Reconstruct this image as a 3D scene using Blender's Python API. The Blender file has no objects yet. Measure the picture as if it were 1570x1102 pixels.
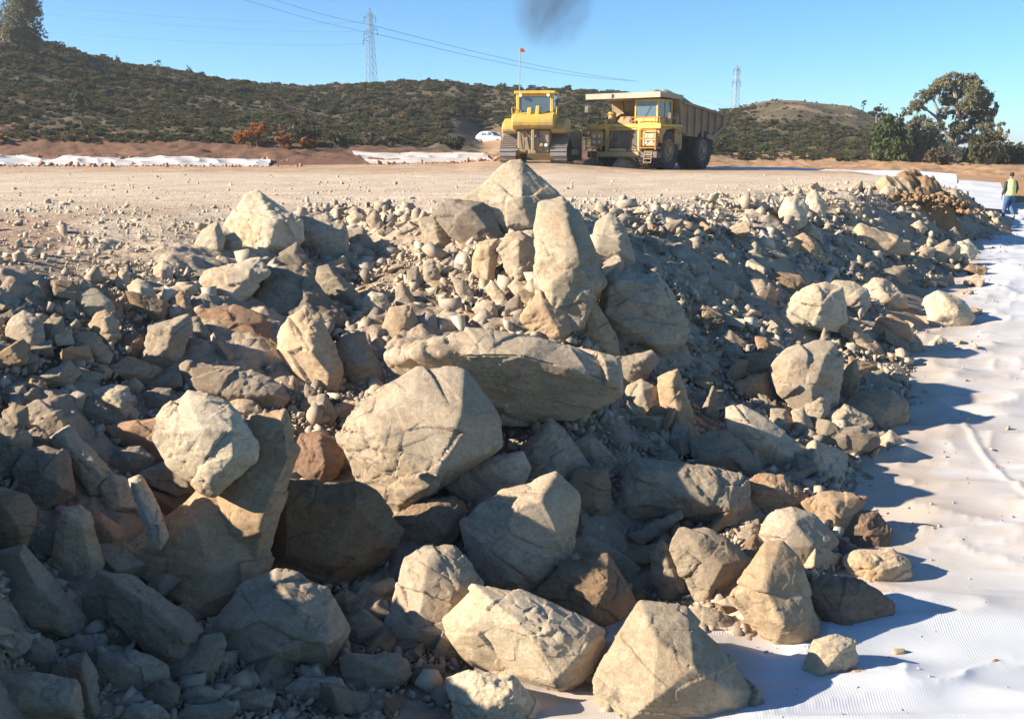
import bpy, bmesh, math, random
import numpy as np
from mathutils import Vector, Matrix, noise
from mathutils.bvhtree import BVHTree

random.seed(7)
rng = np.random.default_rng(7)
scene = bpy.context.scene
COL = scene.collection

# ------------------------------------------------------------------ camera, sky, sun, exposure
F = 1500.0                      # focal length in photo pixels (photo 1570 x 1102)
PITCH = math.atan((551 - 230) / F)
CZ = 1.03                       # camera height above the level working platform (z = 0)
cam_d = bpy.data.cameras.new('camera')
cam_d.sensor_width = 36.0
cam_d.lens = 36.0 * F / 1570.0
cam_d.clip_start = 0.1
cam_d.clip_end = 6000
cam = bpy.data.objects.new('camera', cam_d)
cam.location = (0, 0, CZ)
cam.rotation_euler = (math.pi / 2 - PITCH, 0, 0)
COL.objects.link(cam)
scene.camera = cam

SUN_EL = math.radians(24.5)
SUN_AZ = math.radians(10.0)     # from straight left, turned this much towards the camera
sun_dir = Vector((-math.cos(SUN_AZ) * math.cos(SUN_EL), -math.sin(SUN_AZ) * math.cos(SUN_EL), math.sin(SUN_EL)))
world = bpy.data.worlds.new('World')
scene.world = world
world.use_nodes = True
wn = world.node_tree
wn.nodes.clear()
sky = wn.nodes.new('ShaderNodeTexSky')
sky.sky_type = 'NISHITA'
sky.sun_disc = False
sky.sun_elevation = SUN_EL
# rotation 0 puts the sun towards +Y; positive turns it clockwise seen from above
sky.sun_rotation = math.atan2(sun_dir.x, sun_dir.y)
sky.air_density = 1.0
sky.dust_density = 0.0
sky.ozone_density = 4.0
sky.altitude = 1500
bg = wn.nodes.new('ShaderNodeBackground')
bg.inputs['Strength'].default_value = 0.056
wo = wn.nodes.new('ShaderNodeOutputWorld')
tint = wn.nodes.new('ShaderNodeMix'); tint.data_type = 'RGBA'; tint.blend_type = 'MULTIPLY'; tint.inputs[0].default_value = 1.0
tint.inputs[7].default_value = (0.70, 1.05, 1.24, 1)
wn.links.new(sky.outputs[0], tint.inputs[6])
wn.links.new(tint.outputs[2], bg.inputs[0])
wn.links.new(bg.outputs[0], wo.inputs[0])

sun_d = bpy.data.lights.new('sun', 'SUN')
sun_d.energy = 5.0
sun_d.angle = math.radians(0.5)
sun_d.color = (1.0, 0.89, 0.74)
sun = bpy.data.objects.new('sun', sun_d)
sun.rotation_euler = sun_dir.to_track_quat('Z', 'Y').to_euler()
sun.location = (-30, -8, 30)
COL.objects.link(sun)

scene.view_settings.view_transform = 'Standard'
scene.view_settings.look = 'None'
scene.view_settings.gamma = 1.0
scene.view_settings.use_curve_mapping = False
scene.view_settings.exposure = 1.45
scene.render.engine = 'CYCLES'
scene.cycles.max_bounces = 6
scene.cycles.diffuse_bounces = 3
scene.cycles.volume_max_steps = 128

# ------------------------------------------------------------------ photo pixel <-> world helpers
CP, SP = math.cos(PITCH), math.sin(PITCH)
def ray(px, py):
    """direction through a photo pixel, scaled so that its forward (y) component is 1"""
    xc = (px - 785) / F
    yc = (551 - py) / F
    fw = CP + yc * SP
    return (xc / fw, (yc * CP - SP) / fw)
def R(py):
    return ray(785, py)[1]
def at(px, py, d):
    a, b = ray(px, py)
    return Vector((a * d, d, CZ + b * d))

# ------------------------------------------------------------------ small object helpers
def tag(o, label=None, cat=None, group=None, kind=None):
    if label: o['label'] = label
    if cat: o['category'] = cat
    if group: o['group'] = group
    if kind: o['kind'] = kind
    return o
def empty(name, loc=(0, 0, 0), rz=0.0):
    o = bpy.data.objects.new(name, None)
    o.empty_display_size = 0.3
    o.location = loc
    o.rotation_euler = (0, 0, rz)
    COL.objects.link(o)
    return o
def link(name, me, parent=None, loc=None):
    o = bpy.data.objects.new(name, me)
    if parent is not None: o.parent = parent
    if loc is not None: o.location = loc
    COL.objects.link(o)
    return o
def np_mesh(name, V, faces, mat=None, smooth=False):
    """V (n,3) array, faces (m,k) int array"""
    V = np.asarray(V, dtype=np.float32); faces = np.asarray(faces, dtype=np.int32)
    me = bpy.data.meshes.new(name)
    m, k = faces.shape
    me.vertices.add(len(V)); me.vertices.foreach_set('co', V.ravel())
    me.loops.add(m * k); me.loops.foreach_set('vertex_index', faces.ravel())
    me.polygons.add(m)
    me.polygons.foreach_set('loop_start', np.arange(0, m * k, k, dtype=np.int32))
    if smooth: me.polygons.foreach_set('use_smooth', np.ones(m, dtype=bool))
    me.update(calc_edges=True)
    if mat: me.materials.append(mat)
    return me
class MB:
    """collects simple solids into one mesh"""
    def __init__(s): s.v = []; s.f = []
    def add(s, vs, fs):
        b = len(s.v); s.v += [tuple(v) for v in vs]; s.f += [tuple(i + b for i in f) for f in fs]
    def box(s, x0, x1, y0, y1, z0, z1, M=None):
        vs = [Vector((x, y, z)) for x in (x0, x1) for y in (y0, y1) for z in (z0, z1)]
        if M: vs = [M @ v for v in vs]
        s.add(vs, [(0, 1, 3, 2), (4, 6, 7, 5), (0, 4, 5, 1), (2, 3, 7, 6), (0, 2, 6, 4), (1, 5, 7, 3)])
        return s
    def prism(s, prof, a0, a1, axis='x'):
        n = len(prof)
        def P(p, a):
            return (a, p[0], p[1]) if axis == 'x' else ((p[0], a, p[1]) if axis == 'y' else (p[0], p[1], a))
        vs = [P(p, a0) for p in prof] + [P(p, a1) for p in prof]
        fs = [tuple(range(n))[::-1], tuple(range(n, 2 * n))]
        fs += [(i, (i + 1) % n, n + (i + 1) % n, n + i) for i in range(n)]
        s.add(vs, fs); return s
    def cyl(s, p0, p1, r0, r1=None, n=12, caps=True):
        r1 = r0 if r1 is None else r1
        p0, p1 = Vector(p0), Vector(p1)
        ax = (p1 - p0).normalized()
        u = ax.orthogonal().normalized(); w = ax.cross(u)
        vs = []
        for p, r in ((p0, r0), (p1, r1)):
            for i in range(n):
                a = 2 * math.pi * i / n
                vs.append(p + u * (r * math.cos(a)) + w * (r * math.sin(a)))
        fs = [(i, (i + 1) % n, n + (i + 1) % n, n + i) for i in range(n)]
        if caps: fs += [tuple(range(n))[::-1], tuple(range(n, 2 * n))]
        s.add(vs, fs); return s
    def path(s, pts, r, n=6):
        for a, b in zip(pts[:-1], pts[1:]): s.cyl(a, b, r, n=n)
        return s
    def lathe_x(s, prof, cx, cy, cz, n=32):
        """prof: (x offset, radius) pairs turned round the x axis"""
        k = len(prof); vs = []; fs = []
        for i in range(n):
            a = 2 * math.pi * i / n
            for (x, r) in prof: vs.append((cx + x, cy + r * math.cos(a), cz + r * math.sin(a)))
        for i in range(n):
            j = (i + 1) % n
            for q in range(k - 1): fs.append((i * k + q, i * k + q + 1, j * k + q + 1, j * k + q))
        s.add(vs, fs); return s
    def build(s, name, mat, parent=None, bevel=0.0, smooth=False):
        me = bpy.data.meshes.new(name)
        me.from_pydata(s.v, [], s.f)
        bm = bmesh.new(); bm.from_mesh(me)
        bmesh.ops.recalc_face_normals(bm, faces=bm.faces)
        if bevel > 0:
            es = [e for e in bm.edges if len(e.link_faces) == 2 and e.calc_face_angle(0) > 0.5]
            bmesh.ops.bevel(bm, geom=es, offset=bevel, segments=1, affect='EDGES', clamp_overlap=True)
        bm.to_mesh(me); bm.free()
        if smooth:
            for p in me.polygons: p.use_smooth = True
        me.materials.append(mat)
        return link(name, me, parent)

# ------------------------------------------------------------------ materials
def mat_new(name):
    m = bpy.data.materials.new(name); m.use_nodes = True
    nt = m.node_tree; nt.nodes.clear()
    out = nt.nodes.new('ShaderNodeOutputMaterial'); b = nt.nodes.new('ShaderNodeBsdfPrincipled')
    nt.links.new(b.outputs[0], out.inputs[0])
    return m, nt, b
def N(nt, kind, **kw):
    n = nt.nodes.new(kind)
    for k, v in kw.items():
        if k in n.inputs.keys() if hasattr(n.inputs, 'keys') else False: n.inputs[k].default_value = v
        else: setattr(n, k, v)
    return n
def ramp(nt, src, stops):
    r = nt.nodes.new('ShaderNodeValToRGB')
    cr = r.color_ramp
    while len(cr.elements) > 1: cr.elements.remove(cr.elements[-1])
    cr.elements[0].position = stops[0][0]; cr.elements[0].color = (*stops[0][1], 1)
    for p, c in stops[1:]:
        e = cr.elements.new(p); e.color = (*c, 1)
    nt.links.new(src, r.inputs[0]); return r.outputs[0]
def mixc(nt, fac, a, b, blend='MIX'):
    m = nt.nodes.new('ShaderNodeMix'); m.data_type = 'RGBA'; m.blend_type = blend
    for sock, val in ((m.inputs[0], fac), (m.inputs[6], a), (m.inputs[7], b)):
        if isinstance(val, (int, float)): sock.default_value = val
        elif isinstance(val, tuple): sock.default_value = (*val, 1)
        else: nt.links.new(val, sock)
    return m.outputs[2]
def noise_n(nt, vec, scale, detail=4, rough=0.6, dist=0.0):
    n = nt.nodes.new('ShaderNodeTexNoise')
    n.inputs['Scale'].default_value = scale; n.inputs['Detail'].default_value = detail
    n.inputs['Roughness'].default_value = rough; n.inputs['Distortion'].default_value = dist
    if vec is not None: nt.links.new(vec, n.inputs['Vector'])
    return n.outputs['Fac']
def grey(a): return (a, a, a)
def simple(name, col, rough=0.6, metal=0.0, dirt=None, dirt_amt=0.5, scale=2.0, bump=0.0, spec=0.4, mud=None):
    m, nt, b = mat_new(name)
    tc = nt.nodes.new('ShaderNodeTexCoord')
    n1 = noise_n(nt, tc.outputs['Object'], scale, 6, 0.65)
    c = ramp(nt, n1, [(0.3, tuple(x * 0.8 for x in col)), (0.7, tuple(min(1, x * 1.12) for x in col))])
    if dirt:
        n2 = noise_n(nt, tc.outputs['Object'], scale * 0.8, 8, 0.7, 0.5)
        f = ramp(nt, n2, [(0.5 - 0.25 * dirt_amt, grey(0)), (0.75 - 0.2 * dirt_amt, grey(min(1, dirt_amt)))])
        c = mixc(nt, f, c, dirt)
    if mud:      # splashed mud and dust, up to about this height on the machine, in streaks
        sx = nt.nodes.new('ShaderNodeSeparateXYZ'); nt.links.new(tc.outputs['Object'], sx.inputs[0])
        mp = nt.nodes.new('ShaderNodeMapping'); mp.inputs['Scale'].default_value = (4, 4, .9); nt.links.new(tc.outputs['Object'], mp.inputs[0])
        hz_ = nt.nodes.new('ShaderNodeMapRange'); hz_.inputs[1].default_value = mud; hz_.inputs[2].default_value = 0.2; hz_.inputs[3].default_value = 0; hz_.inputs[4].default_value = .55; nt.links.new(sx.outputs[2], hz_.inputs[0])
        ad = nt.nodes.new('ShaderNodeMath'); ad.operation = 'ADD'; nt.links.new(hz_.outputs[0], ad.inputs[0]); nt.links.new(noise_n(nt, mp.outputs[0], 1.2, 8, .75), ad.inputs[1])
        c = mixc(nt, ramp(nt, ad.outputs[0], [(.58, grey(0)), (.80, grey(.85))]), c, (.30, .225, .14))
        sp_ = noise_n(nt, tc.outputs['Object'], 9, 6, .8)
        c = mixc(nt, ramp(nt, sp_, [(.60, grey(0)), (.68, grey(.6))]), c, (.16, .11, .06))
    nt.links.new(c, b.inputs['Base Color'])
    b.inputs['Roughness'].default_value = rough; b.inputs['Metallic'].default_value = metal
    b.inputs['Specular IOR Level'].default_value = spec
    if bump:
        bp = nt.nodes.new('ShaderNodeBump'); bp.inputs['Strength'].default_value = bump; bp.inputs['Distance'].default_value = 0.02
        n3 = noise_n(nt, tc.outputs['Object'], scale * 8, 6, 0.7)
        nt.links.new(n3, bp.inputs['Height']); nt.links.new(bp.outputs[0], b.inputs['Normal'])
    return m

def rock_material():
    m, nt, b = mat_new('fractured rock')
    tc = nt.nodes.new('ShaderNodeTexCoord'); oi = nt.nodes.new('ShaderNodeObjectInfo')
    add = nt.nodes.new('ShaderNodeVectorMath'); add.operation = 'MULTIPLY_ADD'
    comb = nt.nodes.new('ShaderNodeCombineXYZ')
    for i in range(3): nt.links.new(oi.outputs['Random'], comb.inputs[i])
    nt.links.new(comb.outputs[0], add.inputs[0]); add.inputs[1].default_value = (57, 91, 33)
    nt.links.new(tc.outputs['Object'], add.inputs[2])
    vec = add.outputs[0]
    # layered streaks of the bedding, in the rock's own frame
    mp = nt.nodes.new('ShaderNodeMapping'); mp.inputs['Scale'].default_value = (1.0, 1.4, 5.5)
    mp.inputs['Rotation'].default_value = (0.5, 0.25, 0.3)
    nt.links.new(vec, mp.inputs['Vector'])
    big = noise_n(nt, vec, 1.5, 6, 0.62, 0.5)
    lay = noise_n(nt, mp.outputs[0], 2.2, 8, 0.75, 0.9)
    fine = noise_n(nt, vec, 18, 8, 0.8)
    spk = noise_n(nt, vec, 75, 4, 0.85)
    c = ramp(nt, big, [(0.28, (0.26, 0.205, 0.15)), (0.45, (0.40, 0.32, 0.225)), (0.58, (0.45, 0.375, 0.28)), (0.75, (0.52, 0.455, 0.36))])
    c = mixc(nt, 0.40, c, ramp(nt, lay, [(0.32, (0.22, 0.185, 0.15)), (0.52, (0.42, 0.35, 0.265)), (0.72, (0.53, 0.465, 0.37))]))
    # rusty and dark weathered patches, pale scuffs
    c = mixc(nt, ramp(nt, noise_n(nt, vec, 0.9, 9, 0.72, 1.2), [(0.52, grey(0)), (0.66, grey(0.6))]), c, (0.36, 0.235, 0.135))
    c = mixc(nt, ramp(nt, noise_n(nt, vec, 2.6, 10, 0.82, 0.8), [(0.56, grey(0)), (0.64, grey(0.7))]), c, (0.15, 0.13, 0.115))
    c = mixc(nt, ramp(nt, noise_n(nt, mp.outputs[0], 6.5, 10, 0.85, 1.6), [(0.63, grey(0)), (0.68, grey(0.75))]), c, (0.60, 0.57, 0.52))
    # hairline cracks
    vc = nt.nodes.new('ShaderNodeTexVoronoi'); vc.feature = 'DISTANCE_TO_EDGE'; vc.inputs['Scale'].default_value = 1.6
    wv_ = nt.nodes.new('ShaderNodeVectorMath'); wv_.operation = 'MULTIPLY_ADD'
    nw = nt.nodes.new('ShaderNodeTexNoise'); nw.inputs['Scale'].default_value = 3.0; nw.inputs['Detail'].default_value = 6; nt.links.new(vec, nw.inputs['Vector'])
    nt.links.new(nw.outputs['Color'], wv_.inputs[0]); wv_.inputs[1].default_value = (.55, .55, .55); nt.links.new(vec, wv_.inputs[2]); nt.links.new(wv_.outputs[0], vc.inputs['Vector'])
    crack = ramp(nt, vc.outputs['Distance'], [(0.0, grey(0.4)), (0.008, grey(1.0))])
    cmask = ramp(nt, noise_n(nt, vec, 1.1, 2), [(0.60, grey(0)), (0.70, grey(0.7))])
    c = mixc(nt, cmask, c, mixc(nt, 1.0, c, crack, 'MULTIPLY'))
    c = mixc(nt, 0.65, c, ramp(nt, fine, [(0.32, grey(0.55)), (0.62, grey(1.05))]), 'MULTIPLY')
    c = mixc(nt, 0.55, c, ramp(nt, spk, [(0.36, grey(0.55)), (0.58, grey(1.05))]), 'MULTIPLY')
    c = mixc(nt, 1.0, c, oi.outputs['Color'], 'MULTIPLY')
    hv = nt.nodes.new('ShaderNodeMapRange'); hv.inputs[3].default_value = .82; hv.inputs[4].default_value = 1.45
    nt.links.new(oi.outputs['Random'], hv.inputs[0])
    c2 = nt.nodes.new('ShaderNodeVectorMath'); c2.operation = 'SCALE'
    nt.links.new(c, c2.inputs[0]); nt.links.new(hv.outputs[0], c2.inputs['Scale'])
    nt.links.new(c2.outputs[0], b.inputs['Base Color'])
    b.inputs['Roughness'].default_value = 0.92; b.inputs['Specular IOR Level'].default_value = 0.2
    h = mixc(nt, 0.65, lay, fine)
    bp = nt.nodes.new('ShaderNodeBump'); bp.inputs['Strength'].default_value = 0.9; bp.inputs['Distance'].default_value = 0.03
    nt.links.new(h, bp.inputs['Height'])
    bp2 = nt.nodes.new('ShaderNodeBump'); bp2.inputs['Strength'].default_value = 0.7; bp2.inputs['Distance'].default_value = 0.012
    nt.links.new(spk, bp2.inputs['Height']); nt.links.new(bp.outputs[0], bp2.inputs['Normal'])
    nt.links.new(bp2.outputs[0], b.inputs['Normal'])
    return m

def rubble_material(name='rubble stone', k=1.12, flat=0.0):
    m, nt, b = mat_new(name)
    mixk = lambda c: tuple(k * (c[i] * (1 - flat) + (0.50, 0.415, 0.305)[i] * flat) for i in range(3))
    g = nt.nodes.new('ShaderNodeNewGeometry'); tc = nt.nodes.new('ShaderNodeTexCoord')
    c = ramp(nt, g.outputs['Random Per Island'], [(p_, mixk(c_)) for p_, c_ in [(0.0, (0.23, 0.19, 0.15)), (0.3, (0.40, 0.32, 0.235)), (0.6, (0.36, 0.285, 0.20)), (0.85, (0.50, 0.43, 0.33)), (1.0, (0.33, 0.24, 0.17))]])
    c = mixc(nt, 0.6, c, ramp(nt, noise_n(nt, tc.outputs['Object'], 30, 6, 0.75), [(0.3, grey(0.6)), (0.65, grey(1.0))]), 'MULTIPLY')
    nt.links.new(c, b.inputs['Base Color'])
    b.inputs['Roughness'].default_value = 0.95; b.inputs['Specular IOR Level'].default_value = 0.15
    bp = nt.nodes.new('ShaderNodeBump'); bp.inputs['Strength'].default_value = 0.6; bp.inputs['Distance'].default_value = 0.01
    nt.links.new(noise_n(nt, tc.outputs['Object'], 45, 5, 0.75), bp.inputs['Height']); nt.links.new(bp.outputs[0], b.inputs['Normal'])
    return m

def soil_material(name='soil', sc=1.0):
    """colour comes from the 'soil' attribute (what earth lies where), grain from noise"""
    m, nt, b = mat_new(name)
    at_ = nt.nodes.new('ShaderNodeAttribute'); at_.attribute_name = 'soil'
    tc = nt.nodes.new('ShaderNodeTexCoord'); v = tc.outputs['Object']
    c = at_.outputs['Color']
    c = mixc(nt, 0.8, c, ramp(nt, noise_n(nt, v, 0.55 * sc, 6, 0.65, 0.4), [(0.32, grey(0.72)), (0.68, grey(1.12))]), 'MULTIPLY')
    c = mixc(nt, 0.6, c, ramp(nt, noise_n(nt, v, 7 * sc, 8, 0.75), [(0.35, grey(0.62)), (0.6, grey(1.05))]), 'MULTIPLY')
    vor = nt.nodes.new('ShaderNodeTexVoronoi'); vor.inputs['Scale'].default_value = 16 * sc
    nt.links.new(v, vor.inputs['Vector'])
    c = mixc(nt, 0.3, c, ramp(nt, vor.outputs['Distance'], [(0.1, grey(1.1)), (0.7, grey(0.7))]), 'MULTIPLY')
    nt.links.new(c, b.inputs['Base Color'])
    b.inputs['Roughness'].default_value = 1.0; b.inputs['Specular IOR Level'].default_value = 0.1
    bp = nt.nodes.new('ShaderNodeBump'); bp.inputs['Strength'].default_value = 0.8; bp.inputs['Distance'].default_value = 0.05
    nt.links.new(noise_n(nt, v, 9 * sc, 10, 0.75), bp.inputs['Height'])
    bp2 = nt.nodes.new('ShaderNodeBump'); bp2.inputs['Strength'].default_value = 0.5; bp2.inputs['Distance'].default_value = 0.02; bp2.invert = True
    nt.links.new(vor.outputs['Distance'], bp2.inputs['Height']); nt.links.new(bp.outputs[0], bp2.inputs['Normal'])
    nt.links.new(bp2.outputs[0], b.inputs['Normal'])
    return m

def sheet_material():
    m, nt, b = mat_new('geotextile fabric')
    at_ = nt.nodes.new('ShaderNodeAttribute'); at_.attribute_name = 'dust'
    tc = nt.nodes.new('ShaderNodeTexCoord'); v = tc.outputs['Object']
    base = ramp(nt, noise_n(nt, v, 0.9, 6, 0.6), [(0.3, (0.45, 0.465, 0.49)), (0.7, (0.56, 0.57, 0.585))])
    mp = nt.nodes.new('ShaderNodeMapping'); mp.inputs['Scale'].default_value = (1.0, 2.6, 1.0); mp.inputs['Rotation'].default_value = (0, 0, -0.25)
    nt.links.new(v, mp.inputs['Vector'])
    n = noise_n(nt, mp.outputs[0], 0.8, 9, 0.68, 0.8)
    ma = nt.nodes.new('ShaderNodeMath'); ma.operation = 'ADD'
    nt.links.new(n, ma.inputs[0]); nt.links.new(at_.outputs['Fac'], ma.inputs[1])
    f = ramp(nt, ma.outputs[0], [(0.48, grey(0.0)), (0.92, grey(0.95))])
    c = mixc(nt, f, base, (0.44, 0.37, 0.30))
    f2 = ramp(nt, noise_n(nt, v, 6, 10, 0.8), [(0.60, grey(0)), (0.74, grey(0.45))])
    c = mixc(nt, f2, c, (0.42, 0.33, 0.25))
    nt.links.new(c, b.inputs['Base Color'])
    b.inputs['Roughness'].default_value = 0.85; b.inputs['Specular IOR Level'].default_value = 0.25
    # woven ribs of the fabric
    wv = nt.nodes.new('ShaderNodeTexWave'); wv.wave_type = 'BANDS'; wv.bands_direction = 'X'
    wv.inputs['Scale'].default_value = 14.0; wv.inputs['Distortion'].default_value = 1.2; wv.inputs['Detail'].default_value = 2; wv.inputs['Detail Scale'].default_value = 0.5
    mp2 = nt.nodes.new('ShaderNodeMapping'); mp2.inputs['Rotation'].default_value = (0, 0, 0.12)
    nt.links.new(v, mp2.inputs['Vector']); nt.links.new(mp2.outputs[0], wv.inputs['Vector'])
    bp = nt.nodes.new('ShaderNodeBump'); bp.inputs['Strength'].default_value = 0.3; bp.inputs['Distance'].default_value = 0.006
    worn = ramp(nt, noise_n(nt, v, 0.7, 5, 0.6), [(0.42, grey(0)), (0.62, grey(1))])
    nt.links.new(mixc(nt, 1.0, wv.outputs['Color'], worn, 'MULTIPLY'), bp.inputs['Height'])
    bp2 = nt.nodes.new('ShaderNodeBump'); bp2.inputs['Strength'].default_value = 0.2; bp2.inputs['Distance'].default_value = 0.03
    nt.links.new(noise_n(nt, mp.outputs[0], 3.0, 8, 0.65, 0.7), bp2.inputs['Height']); nt.links.new(bp.outputs[0], bp2.inputs['Normal'])
    nt.links.new(bp2.outputs[0], b.inputs['Normal'])
    return m

def leaf_material(name, stops, trans=0.25):
    m, nt, b = mat_new(name)
    g = nt.nodes.new('ShaderNodeNewGeometry'); oi = nt.nodes.new('ShaderNodeObjectInfo')
    tc = nt.nodes.new('ShaderNodeTexCoord')
    c = ramp(nt, g.outputs['Random Per Island'], stops)
    c = mixc(nt, 0.8, c, ramp(nt, oi.outputs['Random'], [(0, (0.7, 0.72, 0.7)), (0.5, (1.0, 1.0, 1.0)), (0.8, (1.25, 1.1, 0.9)), (1, (1.35, 1.15, 0.95))]), 'MULTIPLY')
    nt.links.new(c, b.inputs['Base Color'])
    b.inputs['Roughness'].default_value = 0.75; b.inputs['Specular IOR Level'].default_value = 0.2
    tr = nt.nodes.new('ShaderNodeBsdfTranslucent'); nt.links.new(c, tr.inputs[0])
    mx = nt.nodes.new('ShaderNodeMixShader'); mx.inputs[0].default_value = trans
    out = [n for n in nt.nodes if n.type == 'OUTPUT_MATERIAL'][0]
    nt.links.new(b.outputs[0], mx.inputs[1]); nt.links.new(tr.outputs[0], mx.inputs[2]); nt.links.new(mx.outputs[0], out.inputs[0])
    return m

M_ROCK = rock_material()
M_RUBBLE = rubble_material()
M_GRAVEL = rubble_material('platform gravel stone', 1.1, .7)
M_SOIL = soil_material()
M_HILLSOIL = soil_material('hillside soil', 0.35)
M_SHEET = sheet_material()
DUST = (0.42, 0.34, 0.24)
M_YEL = simple('weathered yellow paint', (0.70, 0.43, 0.025), 0.5, dirt=(0.40, 0.29, 0.14), dirt_amt=0.6, scale=2.2, mud=3.2)
M_YELDIRTY = simple('mud caked yellow paint', (0.48, 0.32, 0.07), 0.7, dirt=(0.30, 0.20, 0.11), dirt_amt=0.7, scale=1.6, mud=2.8)
M_BODY = simple('worn dump body steel', (0.34, 0.235, 0.105), 0.7, dirt=(0.20, 0.14, 0.09), dirt_amt=0.8, scale=1.3, mud=3.6)
M_PALE = simple('pale scuffed steel', (0.33, 0.29, 0.22), 0.6, dirt=(0.36, 0.28, 0.18), dirt_amt=0.5, scale=1.5)
M_BLACK = simple('black rubber', (0.035, 0.034, 0.034), 0.85, dirt=(0.20, 0.155, 0.11), dirt_amt=0.35, scale=2.0)
M_DARK = simple('dark greasy steel', (0.06, 0.055, 0.05), 0.6, dirt=(0.22, 0.16, 0.10), dirt_amt=0.5, scale=2.0)
M_TRACK = simple('polished track steel', (0.33, 0.31, 0.29), 0.45, 0.5, dirt=(0.32, 0.24, 0.16), dirt_amt=0.6, scale=3.0)
M_MUD = simple('dried mud', (0.33, 0.24, 0.15), 1.0, dirt=(0.42, 0.33, 0.22), dirt_amt=0.4, scale=4.0, bump=0.6, spec=0.1)
M_RED = simple('red paint', (0.45, 0.03, 0.02), 0.5)
M_ORANGE = simple('orange handrail paint', (0.55, 0.20, 0.05), 0.5)
M_WHITE = simple('white car paint', (0.72, 0.73, 0.76), 0.3, dirt=(0.55, 0.48, 0.40), dirt_amt=0.25)
M_GALV = simple('galvanised steel', (0.32, 0.33, 0.34), 0.5, 0.3)
M_WIRE = simple('aluminium conductor', (0.10, 0.11, 0.13), 0.5)
M_LAMP = simple('headlamp lens', (0.75, 0.75, 0.72), 0.15, spec=0.8)
M_BARK = simple('grey brown bark', (0.23, 0.19, 0.15), 0.9, dirt=(0.36, 0.32, 0.27), dirt_amt=0.6, scale=3, bump=0.5)
M_TWIG = simple('dry twig', (0.16, 0.12, 0.085), 0.9)
def glass_material():
    m, nt, b = mat_new('cab glass')
    b.inputs['Base Color'].default_value = (0.10, 0.15, 0.19, 1); b.inputs['Roughness'].default_value = 0.06
    b.inputs['Specular IOR Level'].default_value = 0.9
    b.inputs['Alpha'].default_value = 0.75
    return m
M_GLASS = glass_material()
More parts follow.
